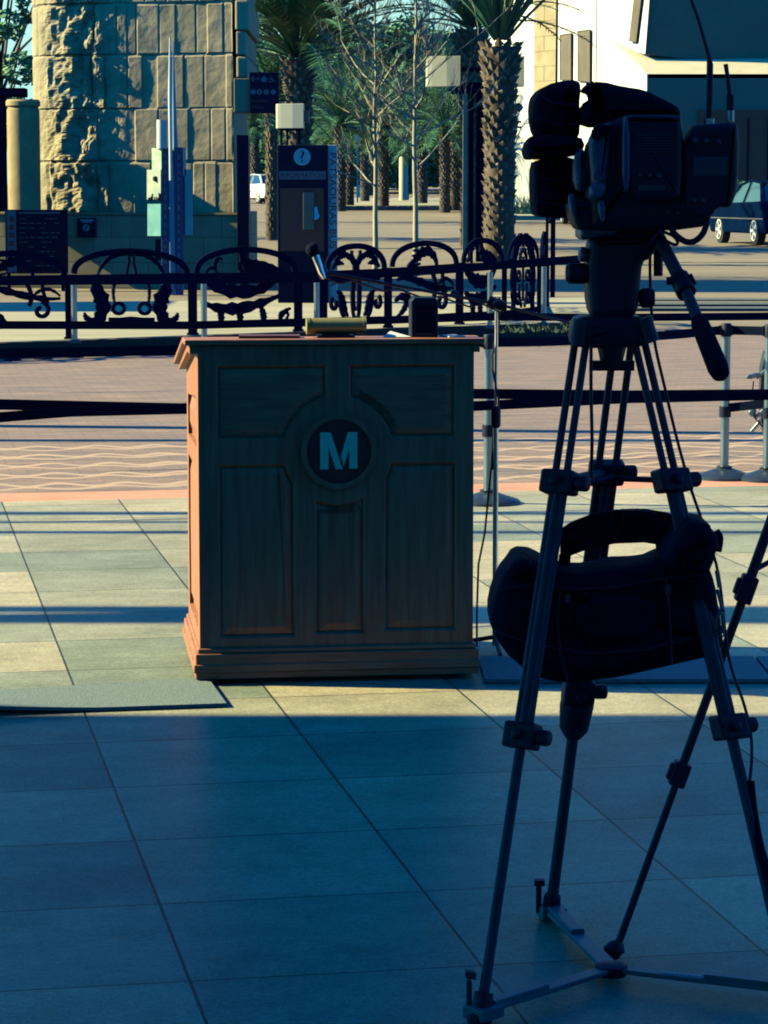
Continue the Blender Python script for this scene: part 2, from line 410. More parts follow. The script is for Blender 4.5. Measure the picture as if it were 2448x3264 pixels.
# ================================================================== SETTING
def struct(mb, name, m, **k): return tag(mb.build(name, m, **k), kind='structure')
mb = MB()
ys = [-40, 0, 20, 40, 60, 90, 142, 260, 600, 1500]
vs = []; 
for y in ys:
    z = gz(min(y, 260)) - .02 - (0.13 if y <= 20 else 0)
    vs += [(-900, y, z), (900, y, z)]
mb.add(vs, [(2*i, 2*i+1, 2*i+3, 2*i+2) for i in range(len(ys)-1)])
struct(mb, 'ground', ASPH)
# plaza paving up to the salmon band, band, brick paving: all edges follow the turned grid
def uv(u, v): 
    c, s = math.cos(TA), math.sin(TA); return (u*c - v*s, u*s + v*c)
def slab(u0, u1, v0, v1, z, th=.1):
    m = MB(); pts = [(*uv(u0, v0), z), (*uv(u1, v0), z), (*uv(u1, v1), z), (*uv(u0, v1), z)]
    m.prism([(p[0], p[1], p[2]-th) for p in pts], (0, 0, th)); return m
struct(slab(-30, 34, -20, 14.03, 0), 'plaza_paving', TILE)
struct(slab(-30, 34, 14.03, 14.42, .0), 'salmon_paving_band', PINK)
mb = slab(-30, 34, 14.42, 31, 0); struct(mb, 'brick_paving', WAVY)
# raised kerb platform under the fence
kf = [G(-900,1180), G(-300,1155), G(0,1143), G(600,1120), G(1225,1092), G(1800,1072), G(2010,1066)]
pf = [Vector((p.x, p.y, 0.004)) for p in kf] + [Vector((kf[-1].x+.3, 38, .004)), Vector((kf[0].x, 36, .004))]
mb = MB(); mb.prism([p for p in pf], (0, 0, .146)); struct(mb, 'fence_platform', WALK)
mb = MB()
for i in range(len(kf)-1):
    a, b = kf[i], kf[i+1]; t = (b-a).normalized(); n_ = Vector((t.y, -t.x, 0))
    mb.prism([a+V(0,0,.004), b+V(0,0,.004), b+n_*.06+V(0,0,.004), a+n_*.06+V(0,0,.004)], (0,0,.152))
struct(mb, 'platform_kerb', KERBD)
# light painted lines / joints on the far roadway
mb = MB()
for (y, x0, x1, w_) in ((968,1650,3200,7),(955,1650,3200,5),(942,1650,3200,4),(982,1600,3200,5)):
    a = G(x0, y-w_/2); b = G(x1, y+w_/2); mb.box(a.x, b.x, b.y, a.y, -.03, .006)
struct(mb, 'road_joints', mat('dark_joint', (.10,.13,.12), rough=.9))
mb = MB()
for (p, q, wd) in (((1700,770),(2448,812),.14),((1040,742),(1700,775),.16),((2000,855),(2600,882),.2),((1480,946),(1720,950),.5),((760,720),(1500,760),.12)):
    a = G(*p); b = G(*q); 
    za, zb = gz(a.y)-.012, gz(b.y)-.012
    n_ = Vector((0, 1, 0))*wd
    mb.add([(a.x,a.y,za),(b.x,b.y,zb),(b.x,b.y+wd*2,zb),(a.x,a.y+wd*2,za)], [(0,1,2,3)])
struct(mb, 'road_markings', mat('road_line', (.62,.52,.32), rough=.8))
# median with painted kerb
def gpt(px, Y): return Vector(((px-1224)/F*Y*1.0, Y, gz(Y)))
for nm, x0, x1, Y0, Y1 in (('median', 1010, 1640, 118, 150), ('far_sidewalk', 1600, 2700, 98, 130), ('far_left_sidewalk', 200, 780, 60, 100)):
    mb = MB(); a = gpt(x0, Y0); b = gpt(x1, Y0); 
    mb.prism([(a.x,Y0,gz(Y0)-.1),(b.x,Y0,gz(Y0)-.1),(b.x*Y1/Y0,Y1,gz(Y1)-.1),(a.x*Y1/Y0,Y1,gz(Y1)-.1)], (0,0,.25))
    struct(mb, nm, WALK)
mb = MB(); mb2 = MB(); Y0 = 117.9
xs = list(range(1030, 1700, 34))
for i in range(len(xs)-1):
    a = gpt(xs[i], Y0); b = gpt(xs[i+1], Y0)
    (mb if (i*7) % 5 in (0, 3) else mb2).box(a.x, b.x-.02, Y0-.12, Y0, gz(Y0)-.1, gz(Y0)+.19)
struct(mb, 'red_kerb', REDK); struct(mb2, 'dark_kerb', mat('kerb_dark', (.14,.15,.16), rough=.9))  # kerb segments in two tones, red and dark

mb = MB(); n = 24; vs = []
for i in range(n+1):
    a = R(-32+64*i/n); x, y = 1350*math.sin(a), 1350*math.cos(a)
    vs += [(x,y,-60), (x,y,330)]
mb.add(vs, [(2*i,2*i+2,2*i+3,2*i+1) for i in range(n)])
skm = bpy.data.materials.new('pale_sky'); skm.use_nodes = True; t_ = skm.node_tree; t_.nodes.clear()
e_ = t_.nodes.new('ShaderNodeEmission'); e_.inputs[0].default_value = (.27,.50,.46,1); e_.inputs[1].default_value = 1.0
o_ = t_.nodes.new('ShaderNodeOutputMaterial'); t_.links.new(e_.outputs[0], o_.inputs[0])
struct(mb, 'sky', skm)
# canopy inferred from the shadow edge, unseen; shaped and placed to shade the foreground
cz = 5.0; ce = 8.13 + cz*(.11/.60)
mb = MB(); mb.box(-19.5, -1.2, -14, ce, cz, cz+.35)
ca = thing('canopy', (0, -4, 0), 'flat grey canopy roof out of view left of the tripods, shaped to shade the near paving', 'canopy')
mb.build('roof', CANOPY, ca)
for x, y in ((-19,-13),(-1.8,-13),(-19,8)): MB().box(x-.15, x+.15, y-.15, y+.15, 0, cz).build('pillar', CANOPY, ca)
# unseen beams added beyond the roof edge to draw shadow lines on the paving
sh = .11/.60*(cz+.2)
for yy, wd in ((10.24,.15),(9.98,.13),(12.62,.10),(13.02,.06),(13.38,.12),(17.4,.16)):
    mb = MB(); y0 = yy+sh
    if yy == 9.98: mb.prism([(-19.4,y0-wd/2,cz+.15),(-12.2,y0-wd/2,cz+.15),(-8,y0-wd/2-.02,cz+.15),(-1.3,y0-wd/2-.02,cz+.15),(-1.3,y0+.2,cz+.15),(-9,y0+.2,cz+.15),(-11.5,y0+wd/2,cz+.15),(-19.4,y0+wd/2,cz+.15)], (0,0,.08))
    else: mb.box(-19.4, -1.3, y0-wd/2, y0+wd/2, cz+.16, cz+.22)
    mb.build('beam', CANOPY, ca)
for x in (-19.3, -3.6): MB().box(x-.1, x+.1, ce, 18.8, cz+.0, cz+.14).build('rafter', CANOPY, ca); MB().box(x-.1, x+.1, 18.5, 18.7, 0, cz).build('outer_post', CANOPY, ca)  # rafters and posts added only to carry the unseen beams
rb = thing('rear_sky_blocker', (0,-5,0), 'plain grey building added behind the viewer to block the sky', 'building')  # unseen block added to cut sky light on the lectern front
MB().box(-1.0, 24, -9, -4.0, 0, 7.5).build('wall', CANOPY, rb); MB().box(-1.2, 24.2, -9.2, -3.7, 7.5, 7.8).build('roof', CANOPY, rb)
# low pavilion added unseen at left to shade the ground before the tower
pv = thing('blocker', (-15, 38, 0), 'low tan pavilion added out of view left of the stone tower to shade the ground', 'building')
MB().box(-21, -10.5, 34.5, 40.5, 0, 4.2).build('wall', TANB, pv); MB().box(-21.4, -10.1, 34.1, 40.9, 4.2, 4.5).build('roof', KERB, pv)

# ================================================================== LECTERN
LO = G(640, 2180); th = R(7.0); A_ = V(math.cos(th), math.sin(th), 0); D_ = V(-math.sin(th), math.cos(th), 0)
BW = .905; BD = .74; BH = 1.115
def LP(u, d, z): return LO + A_*u + D_*d + V(0, 0, z)
lec = thing('lectern', LO, 'oak panelled lectern with round black M badge on its front', 'lectern')
def zoomuv(x, y): return ((x-205)/1258*BW, (1700-y)/1556*BH)
# carcass profile in (d,z): flat ledge then slope down towards the speaker
prof = [(0.012,.10),(BD,.10),(BD,1.02),(.15,BH-.002),(.012,BH-.002)]
mb = MB(); mb.prism([LP(.012, d, z) for d, z in prof], A_*(BW-.012)); mb.build('body', WOOD, lec)
# front frame with five recessed panels and a ring (cut-outs made by triangulation)
cx, cz_ = zoomuv(840, 632); RO = (245/1258)*BW
def bite(x0, y0, x1, y1):
    a = zoomuv(x0, y1); b = zoomuv(x1, y0); pts = []
    N_ = 40
    per = []
    for i in range(N_): per.append((a[0]+(b[0]-a[0])*i/N_, a[1]))
    for i in range(N_): per.append((b[0], a[1]+(b[1]-a[1])*i/N_))
    for i in range(N_): per.append((b[0]-(b[0]-a[0])*i/N_, b[1]))
    for i in range(N_): per.append((a[0], b[1]-(b[1]-a[1])*i/N_))
    return a, b, per
def clip_out(a, b, per, r):
    # polygon boundary: points inside circle are pushed radially onto it, staying in the rectangle
    out = []
    mx, mz = (a[0]+b[0])/2, (a[1]+b[1])/2
    for (x, z) in per:
        dx, dz = x-cx, z-cz_; l = math.hypot(dx, dz)
        if l < r:
            # move along the direction towards panel centre until on circle
            lo, hi = 0.0, 1.0
            for _ in range(30):
                m_ = (lo+hi)/2; qx, qz = x+(mx-x)*m_, z+(mz-z)*m_
                if math.hypot(qx-cx, qz-cz_) < r: lo = m_
                else: hi = m_
            x, z = x+(mx-x)*hi, z+(mz-z)*hi
        if not out or math.hypot(out[-1][0]-x, out[-1][1]-z) > 1e-4: out.append((x, z))
    if math.hypot(out[0][0]-out[-1][0], out[0][1]-out[-1][1]) < 1e-4: out.pop()
    ch = True
    while ch:                      # drop collinear points, merge close ones
        ch = False
        for i in range(len(out)):
            p, q, t = Vector(out[i-1]), Vector(out[i]), Vector(out[(i+1) % len(out)])
            if abs((q-p).normalized().cross((t-q).normalized())) < 1e-3 or ((q-p).length < .012 and abs((q-p).normalized().cross((t-q).normalized())) < .3):
                out.pop(i); ch = True; break
    return out
panels = [(285,238,790,578),(888,238,1382,578),(290,690,642,1490),(732,700,962,1480),(1050,690,1386,1472)]
def inset(poly, k):
    n = len(poly); o = []
    ar = sum(poly[i][0]*poly[(i+1)%n][1]-poly[(i+1)%n][0]*poly[i][1] for i in range(n)); sg = 1 if ar > 0 else -1
    for i in range(n):
        t1 = (Vector(poly[i])-Vector(poly[i-1])).normalized(); t2 = (Vector(poly[(i+1)%n])-Vector(poly[i])).normalized()
        n1 = Vector((-t1.y, t1.x))*sg; n2 = Vector((-t2.y, t2.x))*sg; m_ = (n1+n2)/max(.35, 1+n1.dot(n2))
        o.append((poly[i][0]+m_.x*k, poly[i][1]+m_.y*k))
    return o
polys = []
for r_ in panels:
    a, b, per = bite(*r_); polys.append(clip_out(a, b, per, RO))
hole = [(cx+.122*math.cos(2*math.pi*i/48), cz_+.122*math.sin(2*math.pi*i/48)) for i in range(48)]
allv = [(0,.08),(BW,.08),(BW,BH-.004),(0,BH-.004)]; edges = [(0,1),(1,2),(2,3),(3,0)]
for P in polys+[hole]:
    n0 = len(allv); allv += P; edges += [(n0+i, n0+(i+1) % len(P)) for i in range(len(P))]
res = delaunay_2d_cdt([Vector(v) for v in allv], edges, [], 0, 1e-6)
def inside(p, P):
    c = False; n = len(P)
    for i in range(n):
        x1, y1 = P[i]; x2, y2 = P[i-1]
        if (y1 > p[1]) != (y2 > p[1]) and p[0] < (x2-x1)*(p[1]-y1)/(y2-y1)+x1: c = not c
    return c
tri = []
for f in res[2]:
    c = sum((res[0][i] for i in f), Vector((0,0)))/len(f)
    if not any(inside(c, P) for P in polys+[hole]): tri.append(list(f))
mb = MB(); mb.add([LP(v.x, -.003, v.y) for v in res[0]], tri)
for P in polys+[hole]:
    n = len(P); Q = inset(P, .007)
    mb.add([LP(x, -.003, z) for x, z in P]+[LP(x, .005, z) for x, z in Q], [(i, (i+1) % n, n+(i+1) % n, n+i) for i in range(n)])
rim = [(0,.08),(BW,.08),(BW,BH-.004),(0,BH-.004)]
mb.add([LP(x,-.003,z) for x,z in rim]+[LP(x,.011,z) for x,z in rim], [(i,(i+1)%4,4+(i+1)%4,4+i) for i in range(4)])
mb.build('front_frame', WOOD, lec, fix=False)
for P in polys:
    Q0 = inset(P, .012); Q1 = inset(P, .034); n = len(P); mb = MB()
    mb.add([LP(x,.0075,z) for x,z in Q0]+[LP(x,.0015,z) for x,z in Q1], [(i,(i+1)%n,n+(i+1)%n,n+i) for i in range(n)]+[list(range(n,2*n))])
    horiz = (max(p[1] for p in P)-min(p[1] for p in P)) < .3
    mb.build('front_panel', WOODH if horiz else WOOD, lec, fix=False)
def disc(mb, r0, r1, d0, d1, n=56):        # ring (r0 inner) from depth d0 (front) to d1
    pts = lambda r, d: [LP(cx+r*math.cos(2*math.pi*i/n), d, cz_+r*math.sin(2*math.pi*i/n)) for i in range(n)]
    if r0 == 0:
        mb.add(pts(r1, d0)+pts(r1, d1), [list(range(n))]+[(i,(i+1)%n,n+(i+1)%n,n+i) for i in range(n)])
    else:
        mb.add(pts(r0,d0)+pts(r1,d0)+pts(r0,d1)+pts(r1,d1), [(i,(i+1)%n,n+(i+1)%n,n+i) for i in range(n)]+[(n+i,n+(i+1)%n,3*n+(i+1)%n,3*n+i) for i in range(n)]+[(i,(i+1)%n,2*n+(i+1)%n,2*n+i) for i in range(n)])
mb = MB(); disc(mb, .106, .124, -.018, .01); mb.build('badge_ring', WOOD, lec)
mb = MB(); disc(mb, 0, .105, -.012, .01); bd = mb.build('badge', BADGE, lec)
mb = MB()
for poly in ([(755,545),(803,545),(858,714),(826,714),(793,612),(793,714),(755,714)], [(882,545),(925,545),(925,712),(888,712),(888,622),(863,700),(849,655)]):
    mb.prism([LP(*(lambda q: (q[0], -.0125, q[1]))(zoomuv(x, y))) for x, y in poly], -D_*.003)
mb.build('letter', LOGO, bd)
# left side: rails, stiles, two raised panels
mb = MB()
def side(d0, d1, z0, z1, t0, t1): mb.prism([LP(t0, d0, z0), LP(t0, d1, z0), LP(t0, d1, z1), LP(t0, d0, z1)], A_*(t1-t0))
def topz(d): return BH-.012 if d < .15 else BH-.012-(d-.15)*(.095/.59)
side(-.008, .095, .08, BH-.012, -.002, .011)
mb.prism([LP(-.002, BD-.09, .08), LP(-.002, BD, .08), LP(-.002, BD, topz(BD)), LP(-.002, BD-.09, topz(BD-.09))], A_*.013)
side(.0955, BD-.0905, .08, .17, -.002, .011); side(.0955, BD-.0905, .70, .77, -.002, .011)
mb.prism([LP(-.002,.0955,.94), LP(-.002,BD-.0905,.91), LP(-.002,BD-.0905,topz(BD-.09)), LP(-.002,.15,BH-.012), LP(-.002,.0955,BH-.012)], A_*.013)
mb.build('side_frame', WOOD, lec)
for z0, z1 in ((.17,.70),(.77,.92)):
    mb = MB(); n=4
    o_ = [(.11,z0+.015),(BD-.105,z0+.015),(BD-.105,z1-.015),(.11,z1-.015)]; i_ = [(.15,z0+.05),(BD-.145,z0+.05),(BD-.145,z1-.05),(.15,z1-.05)]
    mb.add([LP(.0115,d,z) for d,z in o_]+[LP(.001,d,z) for d,z in i_], [(i,(i+1)%4,4+(i+1)%4,4+i) for i in range(4)]+[[4,5,6,7]])
    mb.build('side_panel', WOOD, lec, fix=False)
# plinth, top, feet
mb = MB(); o = .018
mb.prism([LP(-o,-.026,.018), LP(BW+o,-.026,.018), LP(BW+o,BD+.01,.018), LP(-o,BD+.01,.018)], (0,0,.085))
mb.prism([LP(-o+.008,-.018,.103), LP(BW+o-.008,-.018,.103), LP(BW+o-.008,BD+.004,.103), LP(-o+.008,BD+.004,.103)], (0,0,.016))
mb.prism([LP(-o-.006,-.032,.04), LP(BW+o+.006,-.032,.04), LP(BW+o+.006,BD+.014,.04), LP(-o-.006,BD+.014,.04)], (0,0,.028))
mb.build('plinth', WOODH, lec, bevel=.004)
for u in (.06, BW-.06):
    for d in (.06, BD-.06):
        MB().lathe(LP(u, d, 0), [(.02,0),(.02,.0175)], 12).build('foot', BLACK, lec)
mb = MB(); ov = .045
tp = [(-.022,BH),(.15,BH),(BD+.06,BH-.112),(BD+.06,BH-.112+.018),(.152,BH+.018),(-.022,BH+.018)]
mb.prism([LP(-ov, d, z) for d, z in tp], A_*(BW+2*ov-.012)); mb.build('top', WOODH, lec, bevel=.004)
mb = MB(); mb.prism([LP(-.028, d, z) for d, z in [(-.012,BH-.028),(.14,BH-.028),(BD+.03,BH-.128),(BD+.03,BH-.102),(.14,BH-.0005),(-.012,BH-.0005)]], A_*.03)
mb.build('top_moulding', WOODH, lec); mb = MB(); mb.prism([LP(BW-.002, d, z) for d, z in [(-.012,BH-.028),(.14,BH-.028),(BD+.03,BH-.128),(BD+.03,BH-.102),(.14,BH-.0005),(-.012,BH-.0005)]], A_*.02)
mb.build('top_moulding', WOODH, lec)
# things on the lectern
TZ = BH+.0185
def LU(px): # u coordinate on the ledge for photo x
    for k in range(0, 1000):
        p = LP(k*.001*BW, .07, TZ)
        if 1224 + p.x/p.y*F*1.0 >= px: return k*.001*BW
    return BW
u0, u1 = LU(985), LU(1155)
lamp = thing('lectern_lamp', LP((u0+u1)/2, .07, TZ), 'short brass cylinder lamp lying along the front edge of the lectern top', 'lamp')
mb = MB(); mb.tube([LP(u0, .07, TZ+.038), LP(u1, .07, TZ+.038)], .026, 20); mb.build('shade', BRASS, lamp, smooth=40)
for u in (u0-.006, u1+.003):
    mb = MB(); mb.tube([LP(u-.003, .07, TZ+.038), LP(u+.008, .07, TZ+.038)], .028, 20); mb.build('end_cap', BRASS, lamp, smooth=40)
mb = MB(); mb.obox(LP((u0+u1)/2, .07, TZ+.004), A_*.06, D_*.03, (0,0,.004)); mb.obox(LP((u0+u1)/2, .07, TZ+.012), A_*.045, D_*.008, (0,0,.006)); mb.build('base', BLACK, lamp)
ub = LU(1350)
sb = thing('speaker_box', LP(ub, .08, TZ), 'upright black box standing on the right end of the lectern top', 'speaker')
mb = MB(); q = [( -.045,0),(.045,0),(.045,.118),(.036,.130),(-.036,.130),(-.045,.118)]
mb.prism([LP(ub+a, .045, TZ+z) for a, z in q], D_*.07); mb.build('case', BLACK, sb, bevel=.004)
mb = MB(); mb.obox(LP(ub, .043, TZ+.06), A_*.034, D_*.0015, (0,0,.045)); mb.build('grille', CLOTH, sb)
def paper(px, w_, dd, lab, tz=.0, rot=0, m=PAPER, thick=.004, cat='paper'):
    u = LU(px); c = LP(u, dd, TZ+thick/2+tz+.0005); a = (A_*math.cos(rot)+D_*math.sin(rot)); d = (D_*math.cos(rot)-A_*math.sin(rot))
    mb = MB(); mb.obox(c, a*w_, d*.05, (0,0,thick/2)); return tag(mb.build('paper_sheet' if cat == 'paper' else 'notebook', m), lab, cat)
mb = MB(); u = LU(1258); mb.prism([LP(u-.045,.03,TZ+.0005), LP(u+.05,.03,TZ+.0005), LP(u+.04,.11,TZ+.0005), LP(u-.01,.11,TZ+.016)], (0,0,.002)); tag(mb.build('paper_sheet', PAPER), 'white sheet with a curled corner between the brass lamp and the black box', 'paper')
paper(1440, .03, .06, 'small white sheet lying right of the black box on the lectern top', rot=.2)
NB = mat('maroon_cover', (.14,.05,.06), rough=.6)
paper(860, .10, .085, 'dark maroon folder lying flat on the left half of the lectern top', rot=-.08, m=NB, thick=.008, cat='folder')

# ================================================================== MICROPHONE STAND
MY = 9.35
base = G(1577, 620+HC*F/MY)
ms = thing('microphone_stand', base, 'chrome boom microphone stand beside the right side of the lectern', 'microphone stand')
top = W(1568, 968, base.y)
mb = MB(); mb.tube([base+V(0,0,.02), V(base.x, base.y, .85)], .0095, 14); mb.build('lower_pole', CHROME, ms, smooth=40)
mb = MB(); mb.tube([V(base.x, base.y, .85), V(base.x, base.y, top.z)], .0062, 12); mb.build('upper_pole', CHROME, ms, smooth=40)
mb = MB(); mb.tube([V(base.x,base.y,.79), V(base.x,base.y,.80), V(base.x,base.y,.85), V(base.x,base.y,.865)], [.012,.017,.017,.011], 14); mb.build('clutch', BLACK, ms, smooth=40)
for k in range(3):
    a = 2*math.pi*k/3+.6; mb = MB(); mb.tube([base+V(0,0,.05), base+V(.17*math.cos(a), .17*math.sin(a), .012)], .008, 8); mb.build('leg', BLACK, ms, smooth=40)
bl = W(1030, 868, MY-.35); pv_ = V(base.x, base.y-.02, top.z); br_ = W(1850, 1038, MY+.2)
mb = MB(); mb.tube([bl, pv_, br_], .0055, 10); mb.build('boom', BLACK, ms, smooth=40)
mb = MB(); mb.tube([pv_+V(-.03,0,.012), pv_+V(.03,0,-.01)], .019, 12); mb.tube([pv_+V(0,-.04,0), pv_+V(0,.035,0)], .013, 12); mb.build('boom_clamp', BLACK, ms, smooth=40)
mb = MB(); mb.tube([br_, br_+ (br_-pv_).normalized()*.09], .018, 12); mb.build('counterweight', BLACK, ms, smooth=40)
mb = MB(); mb.tube([W(1437,932,MY-.05), W(1460,945,MY-.05)], .013, 10); mb.build('cable_tie', BLACK, ms, smooth=40)
mic = thing('microphone', W(1012, 850, MY-.36), 'slim silver and black microphone held at the boom tip above the lectern', 'microphone')
Ym = MY-.36
mb = MB(); mb.tube([W(1034,888,Ym), W(1024,868,Ym), W(1005,815,Ym)], [.006,.011,.013], 14); mb.build('barrel', CHROME, mic, smooth=40)
mb = MB(); mb.tube([W(1005,815,Ym), W(1000,806,Ym), W(996,795,Ym), W(990,782,Ym), W(987,776,Ym)], [.014,.021,.024,.02,.008], 14); mb.build('windscreen', CLOTH, mic, smooth=60)
mb = MB(); mb.tube([W(1022,850,Ym+.02), W(1030,872,Ym+.02), W(1036,884,Ym+.02)], .017, 10); mb.build('clip', BLACK, mic, smooth=40)
mb = MB(); mb.tube([W(1030,880,Ym)] + [pv_.lerp(bl, 1-k/12)+V(0,-.012,-.018-.01*math.sin(k*2.1)) for k in range(1,12)] + [V(base.x+.013*math.cos(k*.9), base.y+.013*math.sin(k*.9), top.z-.03-k*.05) for k in range(0, 12)], .0035, 6)
mb.tube([V(base.x+.01, base.y, .83), W(1580,1240,MY), W(1567,1480,MY), W(1545,1700,MY), W(1525,1800,MY-.1), W(1520,1950,MY-.2), W(1520,2105,MY-.3)], .004, 6)
tag(mb.build('microphone_cable', BLACK, smooth=60), 'thin black cable wound round the microphone stand and dropping beside the lectern', 'cable')

# ================================================================== MATS
def floor_mat(pix, lab, curl=0):
    pts = [G(*p) for p in pix]; mb = MB()
    mb.prism([p+V(0,0,.004) for p in pts], (0,0,.012)); o = mb.build('floor_mat', MATR); return tag(o, lab, 'mat', 'grey floor mats')
# left mat: its near edge lifts off the ground at the left
a0, a1, a2, a3 = G(-120, 2222), G(660, 2170), G(722, 2256), G(-120, 2285)
mb = MB(); n = 16; vs = []
for i in range(n+1):
    t = i/n; f_ = a0.lerp(a1, t); c_ = a3.lerp(a2, t); up = .028*max(0, 1-t*1.9)**1.3
    for j in range(5):
        s_ = j/4; q = f_.lerp(c_, s_); z = .004+up*max(0, s_-.2)
        vs += [V(q.x, q.y, z), V(q.x, q.y, z+.011)]
fs = []
idx = lambda i, j, k: (i*5+j)*2+k
for i in range(n):
    for j in range(4):
        for k in (0, 1): fs.append((idx(i,j,k), idx(i+1,j,k), idx(i+1,j+1,k), idx(i,j+1,k)))
    fs.append((idx(i,4,0), idx(i+1,4,0), idx(i+1,4,1), idx(i,4,1))); fs.append((idx(i,0,0), idx(i+1,0,0), idx(i+1,0,1), idx(i,0,1)))
for j in range(4): fs.append((idx(n,j,0), idx(n,j+1,0), idx(n,j+1,1), idx(n,j,1)))
mb.add(vs, fs); tag(mb.build('floor_mat', MATR), 'sunlit grey rubber mat with a lifted edge left of the lectern', 'mat', 'grey floor mats')
floor_mat([(1545,2180),(2460,2180),(2400,2105),(1525,2105)], 'shaded grey rubber mat right of the lectern, behind the black bag')
floor_mat([(2470,2180),(2900,2190),(2800,2110),(2410,2105)], 'dark mat at the right picture edge beside the shaded mat')

# ================================================================== STANCHIONS AND BELTS
def stanchion(loc, h=.87, lab='', r=.025, br=.17):
    st = thing('belt_stanchion', loc, lab, 'stanchion', 'belt barrier stanchions'); L = Vector(loc)
    MB().lathe(L, [(br,0),(br,.012),(br*.93,.022),(br*.55,.042),(br*.25,.06),(.045,.07),(r*1.1,.075)], 40).build('base', GUN, st, smooth=35)
    MB().lathe(L, [(r,.07),(r,h-.07)], 24).build('post', STEEL, st, smooth=35)
    mb = MB(); mb.lathe(L, [(r*1.16,h-.075),(r*1.16,h-.008),(r*1.0,h)], 24)
    for k in range(4):
        a = k*math.pi/2; mb.obox(L+V(.032*math.cos(a), .032*math.sin(a), h-.04), (.008,0,0), (0,.008,0), (0,0,.028))
    mb.build('belt_head', BLACK, st, smooth=35)
    MB().lathe(L, [(r*1.35,.35),(r*1.35,.41)], 20).build('lower_clip', BLACK, st, smooth=35)
    return st
sA = stanchion(G(1556,1604), .88, 'grey belt stanchion standing right behind the lectern')
sB = dup(sA, G(2308,1525), 'grey belt stanchion with a round base behind the pan handle of the video tripod')
sC = dup(sA, G(2445,1530), 'belt stanchion cut by the right picture edge')
def belt(pts, lab, wid=.025, name='barrier_belt', grp='black belts of the queue barriers'):
    mb = MB()
    n = len(mb.v)
    mb.strip(pts, (0,0,wid), (0,.0012,0)); return tag(mb.build(name, BELT), lab, 'belt', grp)
def sag(a, b, s=.02, n=10): return [a.lerp(b, i/n)-V(0,0,s*4*(i/n)*(1-i/n)) for i in range(n+1)]
pA = ORG[sA]+V(.035,0,.84); pB = Vector(sB.location)+V(-.035,0,.84); pC = Vector(sC.location)+V(-.03,0,.84)
belt(sag(pA, pB, .015), 'upper black belt between the two stanchions right of the lectern')
belt([pB+V(.07,0,0), pC], 'short black belt from the round based stanchion to the right picture edge')
belt([V(pB.x+.035,pB.y,.40), V(pC.x,pC.y,.43)], 'low short belt between the two rightmost stanchions')
belt(sag(ORG[sA]+V(-.035,0,.84), V(-4.5, 12.9, .84), .03), 'black belt running left from behind the lectern low in front of the kerb', )
belt(sag(ORG[sA]+V(-.035,0,.40), V(-4.5, 12.7, .62), .02), 'lower black belt running left behind the lectern', wid=.02) if False else None
N0, N1, N2 = W(-400,1270,10.0), W(600,1303,10.15), W(2900,1255,10.8)
belt([W(-400,1284,9.9), W(0,1289,9.95), W(575,1302,10.1), W(1500,1255,10.5), W(2000,1260,10.7), W(2900,1252,11)], 'upper of two near black belts crossing the whole view behind the lectern', wid=.02)
belt([W(-400,1352,9.7), W(0,1330,9.8), W(230,1312,9.9), W(575,1304,10.04), W(1500,1295,10.2), W(2000,1270,10.4), W(2900,1250,10.8)], 'lower twisted black belt crossing the whole view behind the lectern', wid=.019)
belt([W(-400,1036,15.6), W(0,1036,15.8), W(600,1037,16), W(1237,1020,16.3), W(1560,1010,16.5), W(2000,1012,16.7), W(2900,1004,17)], 'long black belt crossing low over the ornamental fence', wid=.024)
belt([W(-400,897,21.8), W(0,897,22), W(600,892,22), W(1000,888,22), W(1222,873,22), W(1465,856,22), W(1850,826,22)], 'top black belt rising to the right across the ornamental fence', wid=.034)

# ================================================================== ORNAMENTAL FENCE
fx = [(-480,25.5),(-135,26.3),(222,27.0),(613,27.8),(950,28.5),(1030,28.7),(1237,29.3),(1465,30.1),(1608,30.8),(1720,32.4),(1744,35)]
def yi(tab, x):
    for (x0,y0),(x1,y1) in zip(tab, tab[1:]):
        if x <= x1: return y0+(y1-y0)*(x-x0)/(x1-x0)
    return tab[-1][1]
spring = [(-480,888),(0,880),(600,872),(1000,866),(1237,855),(1465,839),(1608,835),(1720,830),(1760,826)]
brail = [(-480,1040),(0,1037),(600,1037),(1000,1030),(1237,1020),(1465,1006),(1608,1000),(1720,985),(1760,975)]
peak = [(-480,812),(0,804),(422,796),(781,791),(990,788),(1102,781),(1357,771),(1540,762),(1665,750),(1760,742)]
fn = thing('ornamental_fence', W(613,1000,27.8)*1.0, 'black wrought iron fence of arched scrollwork panels on the low kerb', 'fence')
def fp(px, py, Y): return W(px, py, Y)
# posts
for x, Y in fx[1:]:
    t = fp(x, yi(spring, x)-2, Y); mb = MB(); hw = .045 if x < 1600 else .03
    mb.box(t.x-hw, t.x+hw, Y-hw, Y+hw, .15, t.z); mb.box(t.x-hw*1.3, t.x+hw*1.3, Y-hw*1.3, Y+hw*1.3, .15, .17)
    mb.build('post', IRON, fn)
for tab, nm in ((spring, 'top_rail'), (brail, 'bottom_rail')):
    mb = MB()
    for (x0,Y0),(x1,Y1) in zip(fx, fx[1:]):
        a = fp(x0, yi(tab,x0)+(10 if nm=='top_rail' else 0), Y0); b = fp(x1, yi(tab,x1)+(10 if nm=='top_rail' else 0), Y1)
        mb.strip([a, b], (0,0,.035), (0,.02,0))
    mb.build(nm, IRON, fn)
def spiral(c, r0, r1, a0, turns, n=26):
    return [(c[0]+(r0+(r1-r0)*i/n)*math.cos(a0+turns*2*math.pi*i/n), c[1]+(r0+(r1-r0)*i/n)*math.sin(a0+turns*2*math.pi*i/n)) for i in range(n+1)]
def bez(*p, n=14):
    out = []
    for i in range(n+1):
        t = i/n; q = [Vector(a) for a in p]
        while len(q) > 1: q = [q[k].lerp(q[k+1], t) for k in range(len(q)-1)]
        out.append(tuple(q[0]))
    return out
